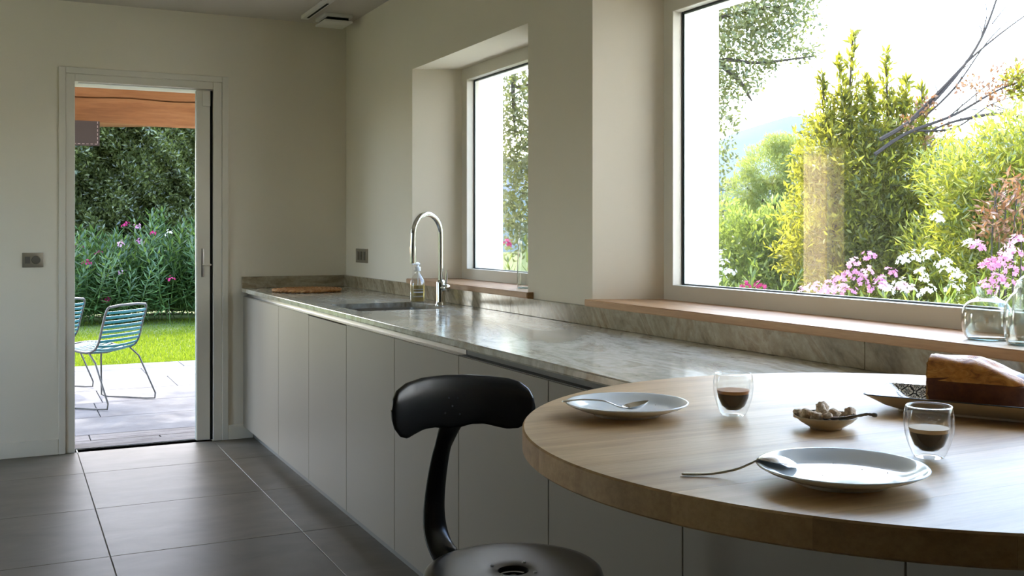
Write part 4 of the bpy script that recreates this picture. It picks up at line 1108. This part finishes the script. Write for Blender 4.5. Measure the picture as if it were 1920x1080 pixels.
# terrace roof: timber beam at its edge, boarded ceiling behind, roof over it
YBM = 9.05
bmz = (at(250, 234, 8.4).z); 
def beam():
    x0, x1 = -.75, 3.6; za = onY(250, 233, YBM).z; zb = onY(250, 158, YBM).z + .05
    bm = bmesh.new(); nseg = 40
    rings = []
    for i in range(nseg + 1):
        x = x0 + (x1 - x0) * i / nseg; w_ = lambda s: .008 * math.sin(x * 3.1 + s) + .005 * math.sin(x * 7.3 + s * 2)
        zc_ = za + .54 * (zb - za) + .006 * math.sin(x * 9)
        prof = [(YBM + w_(0), za + .014 + w_(1) * .7), (YBM + .016 + w_(2), za + w_(1)), (YBM + .20, za + w_(3)), (YBM + .22, zb), (YBM + w_(4), zb),
                (YBM + w_(0), zc_ + .010), (YBM + .035, zc_), (YBM + w_(0), zc_ - .004)]
        rings.append([bm.verts.new((x, y_, z_)) for y_, z_ in prof])
    for A, B in zip(rings, rings[1:]):
        for i in range(8): j = (i + 1) % 8; bm.faces.new((A[i], A[j], B[j], B[i]))
    bm.faces.new(rings[0]); bm.faces.new(rings[-1][::-1])
    return bmfin('timber_beam', bm, M['beam'], None, True, True, 40), za, zb
bmo, za, zb = beam(); M['beam'].node_tree.nodes  # grain runs along x
meta(bmo, 'rough orange-brown timber beam with a long crack over the terrace', 'beam')
m = M['board'] = wood('roof_boards', (.30, .16, .07), (.42, .24, .11), (.50, .30, .15), 1, .7, .5)
rf = box('terrace_roof', (-.85, 2.30, YO, YBM + .20, zb + .02, zb + .12), M['board'], bev=0); rf['kind'] = 'structure'
for px_ in (-.60, 3.3):
    o = box('roof_post', (px_ - .09, px_ + .09, YBM + .02, YBM + .20, -.06, za - .01), M['beam']); meta(o, 'timber post carrying the terrace beam outside the %s of the door view' % ('left' if px_ < 0 else 'right'), 'post', 'timber terrace posts')
# stitched grey fabric flap
fc0, fc1 = onY(120, 232, 8.85), onY(187, 274, 8.85)
m = M['fabric'] = mat('grey_brown_canvas', (.055, .040, .033), .8, spec=.2); g = G(m); g.bump(g.noise(g.pos(), 500, 2), .3, .001)
V, F = [], []
xa_, xb_ = -.45, fc1.x
for s_, yy_ in ((0, 0), (1, .004)):
    for i in range(31):
        x = xa_ + (xb_ - xa_) * i / 30; bow = .012 * math.sin(x * 4)
        for z in (fc1.z, fc0.z + .03): V.append((x, 8.85 + bow * (1 if z < fc0.z else 0) + yy_, z))
for s_ in (0, 1):
    for i in range(30):
        a = s_ * 62 + 2 * i; q = (a, a + 2, a + 3, a + 1); F.append(q if s_ == 0 else q[::-1])
F.append((0, 1, 63, 62)); F.append((60, 122, 123, 61))
fb = pyd('canvas_valance', V, F, M['fabric'], None, True, True); meta(fb, 'grey-brown canvas valance hanging under the left of the beam', 'valance')
M['stitch'] = mat('stitching', (.40, .28, .26), .8)
q = fb.location
vf = []
for k in range(30):
    x = xb_ - .018 - k * .030
    vf.append(([(x, 8.843, fc1.z + .012), (x - .018, 8.843, fc1.z + .012), (x - .018, 8.843, fc1.z + .016), (x, 8.843, fc1.z + .016)], [(0, 1, 2, 3)]))
for k in range(6):
    z = fc1.z + .02 + k * .030; vf.append(([(xb_ - .018, 8.843, z), (xb_ - .014, 8.843, z), (xb_ - .014, 8.843, z + .018), (xb_ - .018, 8.843, z + .018)], [(0, 1, 2, 3)]))
V, F = join(vf); o = pyd('stitching', V, F, M['stitch'], fb, True, False)

# garden chairs ------------------------------------------------------
M['teal'] = mat('teal_slat', (.012, .115, .13), .45, spec=.25); M['teal'].node_tree.nodes['Principled BSDF'].inputs['Transmission Weight'].default_value = 0
M['chairtube'] = mat('grey_steel_tube', (.07, .066, .06), .5, .2, .3)
def garden_chair(label, loc, rz):
    """local frame: +x is forward (away from the back), y is width, origin on the ground under the rear feet midline"""
    t = thing('garden_chair', label, 'chair', loc, rz, 'teal slatted garden chairs'); w2 = .225
    def side(s_):
        return [Vector((.57, s_ * w2, .425)), Vector((.40, s_ * w2, .430)), Vector((.22, s_ * w2, .400)), Vector((.135, s_ * w2, .415)), Vector((.09, s_ * w2, .47)), Vector((.06, s_ * w2, .58)), Vector((.025, s_ * w2, .695)), Vector((.015, s_ * (w2 - .02), .728))]
    for s_ in (-1, 1):
        tube('side_rail', spline(side(s_), 5), .0085, M['chairtube'], t, 8)
        leg = [Vector((.42, s_ * w2, .425)), Vector((.44, s_ * (w2 + .02), .30)), Vector((.455, s_ * (w2 + .045), .05)), Vector((.455, s_ * (w2 + .045), .018)), Vector((.42, s_ * (w2 + .045), .008)), Vector((.05, s_ * (w2 + .045), .008)), Vector((-.02, s_ * (w2 + .045), .012)), Vector((-.025, s_ * (w2 + .045), .05)), Vector((.10, s_ * (w2 + .02), .33)), Vector((.17, s_ * w2, .398))]
        tube('leg', leg, .0065, M['chairtube'], t, 8)
    tube('top_rail', [Vector((.015, -(w2 - .02), .728)), Vector((.005, -.1, .738)), Vector((.005, .1, .738)), Vector((.015, w2 - .02, .728))], .0095, M['chairtube'], t, 8)
    tube('cross_brace', [Vector((.20, -w2, .395)), Vector((.20, 0, .378)), Vector((.20, w2, .395))], .006, M['chairtube'], t, 6)
    tube('front_rail', [Vector((.57, -w2, .425)), Vector((.58, 0, .42)), Vector((.57, w2, .425))], .0085, M['chairtube'], t, 6)
    cv_ = spline(side(1), 10); acc = 0; last = cv_[0]; nxt = .02; step = .036
    for a, b in zip(cv_, cv_[1:]):
        seg = (b - a).length
        while acc + seg > nxt:
            q = a + (b - a) * ((nxt - acc) / seg); tn = (b - a).normalized()
            if q.z > .715: break
            pth = [Vector((q.x + .022 * (1 - (yy / w2) ** 2) * (-1 if q.z > .45 else 0), yy, q.z - (.014 * (1 - (yy / w2) ** 2) if q.z < .45 else 0))) for yy in np.linspace(-w2, w2, 7)]
            V, F = tube_v(pth, .0115, 6, up=tuple(tn.cross(Vector((0, 1, 0)))), flat=.45); pyd('slat', V, F, M['teal'], t, False, True, 60); nxt += step
        acc += seg
    return t
rz1 = math.atan2(.676, -.737)
bk1 = (Vector((.98, 8.471, 0)) + Vector((.649, 8.155, 0))) / 2 + Vector((math.cos(rz1), math.sin(rz1), 0)) * .02
gc = garden_chair('teal slatted garden chair standing fully in view on the terrace', (bk1.x, bk1.y, -.0215), rz1)
sh = Vector((.603 - .98, 9.335 - 8.471, 0))
copy_tree(gc, loc=(bk1.x + sh.x, bk1.y + sh.y, -.0215), label='teal slatted garden chair mostly hidden behind the door frame')

# ------------------------------------------------------------------ garden beyond the big windows
def fl_(pts, k, c): return [(px, py, k, c) for px, py in pts]
def gbase(px, k):
    p = at(px, 440, k); return Vector((p.x, p.y, ground_z(p.x, p.y) - .03))
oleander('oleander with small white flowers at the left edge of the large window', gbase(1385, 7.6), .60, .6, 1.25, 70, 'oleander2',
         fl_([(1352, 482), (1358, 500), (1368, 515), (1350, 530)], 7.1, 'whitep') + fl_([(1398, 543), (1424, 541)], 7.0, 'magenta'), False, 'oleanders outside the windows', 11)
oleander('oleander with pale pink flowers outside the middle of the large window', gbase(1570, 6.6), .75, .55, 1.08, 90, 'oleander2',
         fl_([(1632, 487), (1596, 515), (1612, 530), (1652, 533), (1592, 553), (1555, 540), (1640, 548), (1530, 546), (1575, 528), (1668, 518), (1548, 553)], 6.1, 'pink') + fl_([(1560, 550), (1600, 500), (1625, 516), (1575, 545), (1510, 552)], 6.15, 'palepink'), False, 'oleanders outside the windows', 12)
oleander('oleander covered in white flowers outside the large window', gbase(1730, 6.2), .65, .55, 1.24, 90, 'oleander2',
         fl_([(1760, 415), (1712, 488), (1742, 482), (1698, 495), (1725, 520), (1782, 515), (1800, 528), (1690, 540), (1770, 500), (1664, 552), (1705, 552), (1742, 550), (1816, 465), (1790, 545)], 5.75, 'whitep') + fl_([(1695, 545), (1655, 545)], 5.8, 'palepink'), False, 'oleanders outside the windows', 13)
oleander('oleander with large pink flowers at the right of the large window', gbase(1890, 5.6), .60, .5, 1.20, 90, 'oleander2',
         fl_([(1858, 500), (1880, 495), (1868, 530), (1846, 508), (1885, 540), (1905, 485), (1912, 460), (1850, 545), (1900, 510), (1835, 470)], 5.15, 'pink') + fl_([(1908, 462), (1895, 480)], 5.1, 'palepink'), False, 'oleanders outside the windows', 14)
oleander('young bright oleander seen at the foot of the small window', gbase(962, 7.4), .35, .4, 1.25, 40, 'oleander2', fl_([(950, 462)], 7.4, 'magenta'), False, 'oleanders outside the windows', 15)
# tall laurel with upright shoots
lr = thing('laurel_tree', 'tall yellow-green laurel with upright shoots in the middle of the view', 'tree', tuple(gbase(1640, 9.0)))
K = 9.0
bl_ = [(at(1610, 340, K), .50), (at(1700, 330, K), .48), (at(1650, 260, K), .33), (at(1560, 300, K), .36), (at(1755, 400, K), .38), (at(1590, 430, K), .50), (at(1690, 450, K), .55), (at(1540, 400, K + .3), .38), (at(1700, 230, K), .20), (at(1600, 220, K), .20), (at(1540, 235, K), .16), (at(1640, 520, K), .7), (at(1760, 500, K), .55), (at(1775, 330, K), .14), (at(1520, 330, K), .16), (at(1500, 470, K), .25), (at(1625, 165, K), .09), (at(1675, 190, K), .10), (at(1575, 190, K), .09)]
foliage('foliage', lr, bl_, 34000, (.05, .09), (.015, .026), M['laurel'], up=.35, out=.4, shell=.2)
for i, P_ in enumerate([[(1600, 560), (1605, 400), (1592, 230), (1600, 62)], [(1680, 560), (1670, 400), (1665, 250), (1661, 105)], [(1560, 560), (1565, 400), (1555, 260), (1540, 150)], [(1720, 560), (1730, 400), (1735, 300), (1728, 170)]]):
    pp = [at(px, py, K) for px, py in P_]; pp[0].z = ground_z(pp[0].x, pp[0].y) - .05
    limb('stem', pp, .028, .006, M['bark'], lr, 6)
for i, P_ in enumerate([((1596, 250), (1600, 60)), ((1664, 250), (1661, 100)), ((1556, 260), (1540, 140)), ((1731, 280), (1728, 165)), ((1640, 260), (1625, 150)), ((1585, 240), (1572, 110)), ((1690, 250), (1700, 150))]):
    a, b = at(*P_[0], K), at(*P_[1], K); mm_ = 150; t_ = RNG.random(mm_) ** .9
    Pn = np.array(a)[None] * (1 - t_[:, None]) + np.array(b)[None] * t_[:, None] + RNG.normal(0, .045, (mm_, 3)) * (1.1 - t_[:, None]); Dn = nrm(RNG.normal(0, .5, (mm_, 3)) + np.array([0, 0, .8])); S = nrm(np.cross(Dn, RNG.normal(size=(mm_, 3)))); N = np.cross(S, Dn)
    V, F = quads_leaf(Pn, Dn, S, N, RNG.uniform(.07, .11, mm_), RNG.uniform(.022, .034, mm_), .2)
    TV, TF = tube_v([a, (a + b) / 2, b], [.006, .005, .003], 4); tf = [q for q in TF if len(q) == 4]; tris = np.array([t for a_, b_, c_, d_ in tf for t in ((a_, b_, c_), (a_, c_, d_))])
    o = link(bpy.data.objects.new('shoot', npmesh('shoot', np.vstack([V, np.array([tuple(v) for v in TV])]) - np.array(lr.location), np.vstack([F, tris + len(V)]), M['laurel']))); o.parent = lr
# yellow-green bushes on the right
yb = thing('yellow_green_bush', 'bright yellow-green bush filling the right of the large window', 'shrub', tuple(gbase(1880, 7.6))); K = 7.6
foliage('foliage', yb, [(at(1850, 330, K), .36), (at(1905, 270, K), .30), (at(1800, 360, K), .26), (at(1930, 370, K), .45), (at(1830, 430, K), .33), (at(2010, 330, K), .5), (at(1760, 330, K + .5), .22), (at(1890, 500, K), .5), (at(2030, 480, K), .6), (at(1760, 460, K + .4), .28)], 22000, (.05, .10), (.011, .02), M['yellowbush'], up=.3, out=.5, shell=.3)
for px in (1830, 1880, 1940, 1995):
    a = gbase(px, K); limb('stem', [a, at(px + 4, 440, K), at(px - 8, 330, K)], .02, .006, M['bark'], yb, 6)
db = thing('rusty_shrub', 'thin shrub with rust-brown dry leaves low at the right edge', 'shrub', tuple(gbase(1885, 7.0))); K = 7.0
foliage('foliage', db, [(at(1890, 400, K), .20), (at(1860, 420, K), .14), (at(1910, 350, K), .13)], 420, (.04, .08), (.014, .024), M['rust'], up=.2, out=.5, shell=.1)
for dx, tx in ((0, 0), (15, 30), (-12, -28), (30, 50), (-25, -10)):
    a = gbase(1885 + dx, K); limb('twig', [a, at(1885 + dx, 450, K), at(1885 + tx, 345, K)], .007, .002, M['greybark'], db, 5)
# green thicket lower left
th_ = thing('green_thicket', 'leafy mid-green thicket low in the left of the large window', 'shrub', tuple(gbase(1430, 10.0))); K = 10.0
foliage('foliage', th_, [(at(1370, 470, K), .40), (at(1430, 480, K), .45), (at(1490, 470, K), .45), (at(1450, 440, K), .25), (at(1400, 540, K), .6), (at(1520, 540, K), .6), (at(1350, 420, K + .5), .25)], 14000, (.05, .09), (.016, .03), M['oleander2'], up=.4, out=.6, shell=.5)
for px in (1380, 1440, 1500): a = gbase(px, K); limb('stem', [a, at(px, 500, K), at(px + 8, 440, K)], .03, .01, M['bark'], th_, 6)
# pine and paler trees down the slope
pn = thing('umbrella_pine', 'rounded pale green pine farther down the slope', 'tree', tuple(at(1450, 560, 22))); K = 22
foliage('foliage', pn, [(at(1440, 315, K), (.62, .6, .45)), (at(1485, 290, K), (.5, .5, .38)), (at(1400, 350, K), (.42, .4, .3)), (at(1450, 375, K), (.6, .5, .35)), (at(1505, 350, K), (.6, .5, .45)), (at(1395, 395, K), (.4, .4, .22)), (at(1530, 400, K), (.7, .6, .5)), (at(1460, 270, K), (.35, .3, .2))], 26000, (.07, .13), (.012, .022), M['pine'], up=.6, out=.7, shell=.6)
limb('trunk', [at(1450, 560, K), at(1462, 440, K), at(1448, 330, K)], .14, .06, M['bark'], pn, 8)
for px, py in ((1400, 352), (1490, 300), (1510, 352)): limb('bough', [at(1457, 420, K), at((1457 + px) / 2, (400 + py) / 2, K), at(px, py, K)], .06, .02, M['bark'], pn, 6)
pb = thing('pale_trees', 'soft pale green trees below the pine, far down the slope', 'tree', tuple(at(1400, 470, 34))); K = 34
foliage('foliage', pb, [(at(1390, 425, K), .75), (at(1430, 415, K), .7), (at(1360, 450, K), .8), (at(1480, 430, K), .9), (at(1350, 400, K), .45), (at(1560, 430, K), 1.2)], 16000, (.12, .2), (.05, .09), M['pine'], up=.4, out=.6, shell=.6)
limb('trunk', [at(1400, 480, K), at(1402, 440, K)], .15, .1, M['bark'], pb, 6)
# holm oak overhanging from the left, seen through both windows
ok_ = thing('holm_oak', 'tall holm oak with small leaves seen through both windows', 'tree', tuple(gbase(1150, 8.8))); K = 8.6
OB = [(1360, 30, .42), (1430, 10, .40), (1490, 30, .25), (1390, 95, .34), (1445, 70, .26), (1500, 105, .10), (1525, 100, .09), (1350, 170, .26), (1400, 150, .16), (1345, 215, .16), (1352, 290, .15), (1340, 350, .16), (1372, 235, .08), (1345, 395, .08), (1480, -60, .4), (1380, -60, .6), (1440, 128, .10),
      (1250, 60, .7), (1180, 200, .8), (1090, 80, .7), (1230, 320, .5), (1080, 330, .7), (968, 140, .32), (985, 210, .34), (960, 290, .26), (985, 350, .34), (955, 400, .24), (985, 440, .26), (1010, 260, .4), (948, 230, .14)]
foliage('foliage', ok_, [(at(px, py, K), r) for px, py, r in OB], 30000, (.035, .06), (.016, .028), M['oakleaf'], up=.1, out=.3, shell=.15)
tk = at(1160, 440, K); limb('trunk', [Vector(ok_.location), at(1165, 420, K), at(1150, 250, K), at(1170, 60, K)], .16, .08, M['greybark'], ok_, 10)
for P_ in ([(1158, 250), (1250, 170), (1345, 115), (1420, 118), (1530, 105)], [(1165, 120), (1280, 60), (1380, 25), (1480, 10)], [(1160, 330), (1260, 290), (1345, 300)], [(1155, 300), (1070, 250), (985, 215)], [(1158, 380), (1060, 390), (975, 360)], [(1155, 200), (1060, 150), (965, 165)], [(1152, 260), (1030, 330), (952, 290)], [(964, 100), (962, 170), (966, 260)], [(1345, 115), (1385, 150), (1410, 190)]):
    limb('bough', [at(px, py, K) for px, py in P_], .032, .006, M['greybark'], ok_, 6)
# bare branches reaching in from the upper right
br = thing('bare_tree', 'leafless dark tree branches reaching in from the upper right', 'tree', tuple(gbase(2080, 8.6))); K = 8.6
limb('trunk', [Vector(br.location), at(2075, 400, K), at(1990, 262, K)], .08, .04, M['greybark'], br, 8)
for P_, r in (([(1990, 262), (1900, 215), (1800, 225), (1735, 250)], .022), ([(1650, 262), (1700, 232), (1760, 180), (1830, 90), (1868, 0), (1880, -60)], .020), ([(1700, 232), (1760, 172), (1820, 110), (1880, 60), (1935, 20)], .014), ([(1735, 218), (1790, 165), (1850, 80), (1900, 30)], .010),
              ([(1640, 290), (1700, 250), (1790, 215), (1880, 165), (1990, 130)], .018), ([(1720, 245), (1790, 240), (1860, 195), (1925, 175)], .010), ([(1860, 195), (1890, 205), (1925, 190)], .006), ([(1760, 195), (1800, 150), (1812, 105)], .007), ([(1838, 75), (1850, 30), (1845, -10)], .007), ([(1860, 45), (1880, 20), (1905, -10)], .006), ([(1780, 218), (1850, 160), (1900, 120)], .007), ([(1990, 262), (2010, 160), (1990, 130)], .02)):
    limb('branch', [at(px, py, K) for px, py in P_], r * .95, r * .28, M['greybark'], br, 6)
for k, (x0, y0, x1, y1) in enumerate([(1790, 215, 1815, 175), (1830, 195, 1822, 150), (1850, 180, 1880, 150), (1880, 165, 1872, 130), (1800, 222, 1840, 232), (1745, 245, 1775, 262), (1760, 180, 1740, 150), (1800, 130, 1830, 118), (1842, 70, 1828, 40), (1870, 205, 1900, 222), (1715, 250, 1700, 275), (1900, 150, 1915, 112), (1735, 222, 1715, 205), (1820, 205, 1850, 215)]):
    limb('twig', [at(x0, y0, K), at((x0 + x1) / 2 + 4, (y0 + y1) / 2 - 3, K + .03), at(x1, y1, K - .03)], .005, .002, M['greybark'], br, 5)
foliage('dry_leaves', br, [(at(1735, 200, K), .10), (at(1770, 235, K), .07), (at(1700, 235, K), .08), (at(1850, 180, K), .12), (at(1895, 165, K), .10), (at(1800, 170, K), .07), (at(1740, 265, K), .08), (at(1825, 160, K), .09), (at(1870, 140, K), .08), (at(1915, 130, K), .09)], 420, (.03, .055), (.018, .03), M['rust'], shell=.1)
foliage('leaf_tuft', br, [(at(1905, 150, K), .12), (at(1920, 170, K), .14)], 300, (.05, .08), (.018, .03), M['laurel'], shell=.1)
# far ridges
def ridge(name, D0, pts, mt):
    V, F = [], []; m_ = 60; xs_ = np.linspace(pts[0][0], pts[-1][0], m_)
    for i, px in enumerate(xs_):
        py = np.interp(px, [p[0] for p in pts], [p[1] for p in pts]) + 2.5 * math.sin(px * .045) + 1.5 * math.sin(px * .13)
        for f, dk in ((0, -.35), (.5, -.2), (.85, -.06), (1, 0), (.6, .3)):
            q = at(px, py, D0 * (1 + dk)); base_z = -30; tz = at(px, py, D0).z; V.append((q.x, q.y, base_z + (tz - base_z) * f + (0 if f in (0, 1) else 3 * math.sin(i * .9 + f * 9))))
    for i in range(m_ - 1):
        for j in range(4): a = i * 5 + j; F.append((a, a + 1, a + 6, a + 5))
    o = pyd(name, V, F, mt, None, False, True, 0); o['kind'] = 'structure'
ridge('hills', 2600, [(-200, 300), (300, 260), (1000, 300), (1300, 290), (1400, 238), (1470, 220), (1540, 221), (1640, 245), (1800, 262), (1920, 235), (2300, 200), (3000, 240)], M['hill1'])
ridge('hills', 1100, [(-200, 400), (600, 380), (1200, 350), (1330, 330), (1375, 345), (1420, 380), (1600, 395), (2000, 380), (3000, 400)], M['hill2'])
# cloth of an added, unseen curtain that makes the window's pale reflection
m = M['linen'] = bpy.data.materials.new('reflection_voile'); m.use_nodes = True; t_ = m.node_tree; t_.nodes.clear()
q1 = t_.nodes.new('ShaderNodeBsdfDiffuse'); q2 = t_.nodes.new('ShaderNodeBsdfTranslucent'); q3 = t_.nodes.new('ShaderNodeMixShader'); q4 = t_.nodes.new('ShaderNodeOutputMaterial')
q1.inputs[0].default_value = (.70, .60, .46, 1); q2.inputs[0].default_value = (.66, .52, .36, 1); q3.inputs[0].default_value = .6
t_.links.new(q1.outputs[0], q3.inputs[1]); t_.links.new(q2.outputs[0], q3.inputs[2]); t_.links.new(q3.outputs[0], q4.inputs[0])
V, F = [], []
for i in range(61):
    x = SL[0] + .01 + (SL[1] - SL[0] - .02) * i / 60
    for z in (.02, 1.925): V.append((x, YO - .05 + .018 * math.sin(i * .75), z))
for i in range(60): F.append((2 * i, 2 * i + 2, 2 * i + 3, 2 * i + 1))
o = pyd('reflection_curtain', V, F, M['linen'], None, True, True, 0); meta(o, 'added beige linen curtain making the pale reflection in the large window', 'curtain')
# unseen pale strip outside the window wall, added to bounce light up
m = M['gravel'] = mat('bounce_gravel', (.5, .46, .4), .95, spec=.1); g = G(m); g.l(g.ramp(g.noise(g.pos(), 40, 5), [(.3, (.52, .52, .49)), (.7, (.74, .74, .71))]), g.b.inputs['Base Color'])
o = box('bounce_wall', (XO, 9.0, -2.2, -1.9, -1.2, 5.2), M['outwall'], bev=0); meta(o, 'added white wall outside the view, bouncing sun onto the window reveals', 'bounce wall')  # unseen white wall, added to throw sun onto the reveals
o = box('path', (XO, 4.1, -1.9, YO + 5, -.5, -.10), M['gravel'], bev=0); o['kind'] = 'structure'  # the added bounce strip

# canopy over the lawn whose shade dapples the terrace (hidden above the beam from inside)
stt = thing('shade_tree', 'broad garden tree left of the lawn whose shade dapples the terrace', 'tree', (-3.2, 13.2, ZG))
foliage('foliage', stt, [((-.6, 10.6, 4.9), (.9, .6, .4)), ((.9, 11.3, 5.0), (.8, .7, .4)), ((2.1, 10.9, 5.2), (.7, .6, .4)), ((.2, 12.6, 5.3), (1., .8, .5)), ((1.7, 13.0, 5.4), (.9, .8, .5)), ((3.0, 12.4, 5.2), (.8, .7, .4)), ((-1.6, 12.6, 5.2), (1.2, 1., .7)), ((1.0, 15.4, 5.4), (1.2, .7, .4)), ((2.9, 15.2, 5.5), (1., .7, .4)), ((-1.5, 15.0, 5.5), (1.4, .9, .6))], 7000, (.10, .17), (.06, .10), M['oakleaf'], up=.2, out=.3, shell=.1)
limb('trunk', [Vector((-3.2, 13.2, ZG)), Vector((-3.0, 13.0, 2.5)), Vector((-2.4, 12.9, 4.6))], .20, .12, M['bark'], stt, 10)
for q in ((-.6, 10.6, 4.9), (.9, 11.3, 5.0), (.2, 12.6, 5.3), (1.7, 13.0, 5.4), (1.0, 15.4, 5.4), (3.0, 12.4, 5.2)):
    q = Vector(q); b_ = Vector((-2.4, 12.9, 4.5)); limb('bough', [b_, (b_ + q) / 2 + Vector((0, 0, .3)), q], .07, .015, M['bark'], stt, 6)
for i, (px, py) in enumerate(((843, 747), (860, 747), (850, 762), (836, 775), (864, 777))):
    q = onY(px, py, YBk); yy_ = YBk + .014 - 1.15 * (q.x - xc) ** 2 + .10 * max(0, q.z - .90) - .0083
    V, F = lathe_v([(0, -.0006), (.0022, -.0003), (.0030, .0012)], 12)
    pyd('dimple', [Vector((v[0], v[2], v[1])) + Vector((q.x, yy_, q.z)) for v in V], F, M['dark'], sl_, True, True)
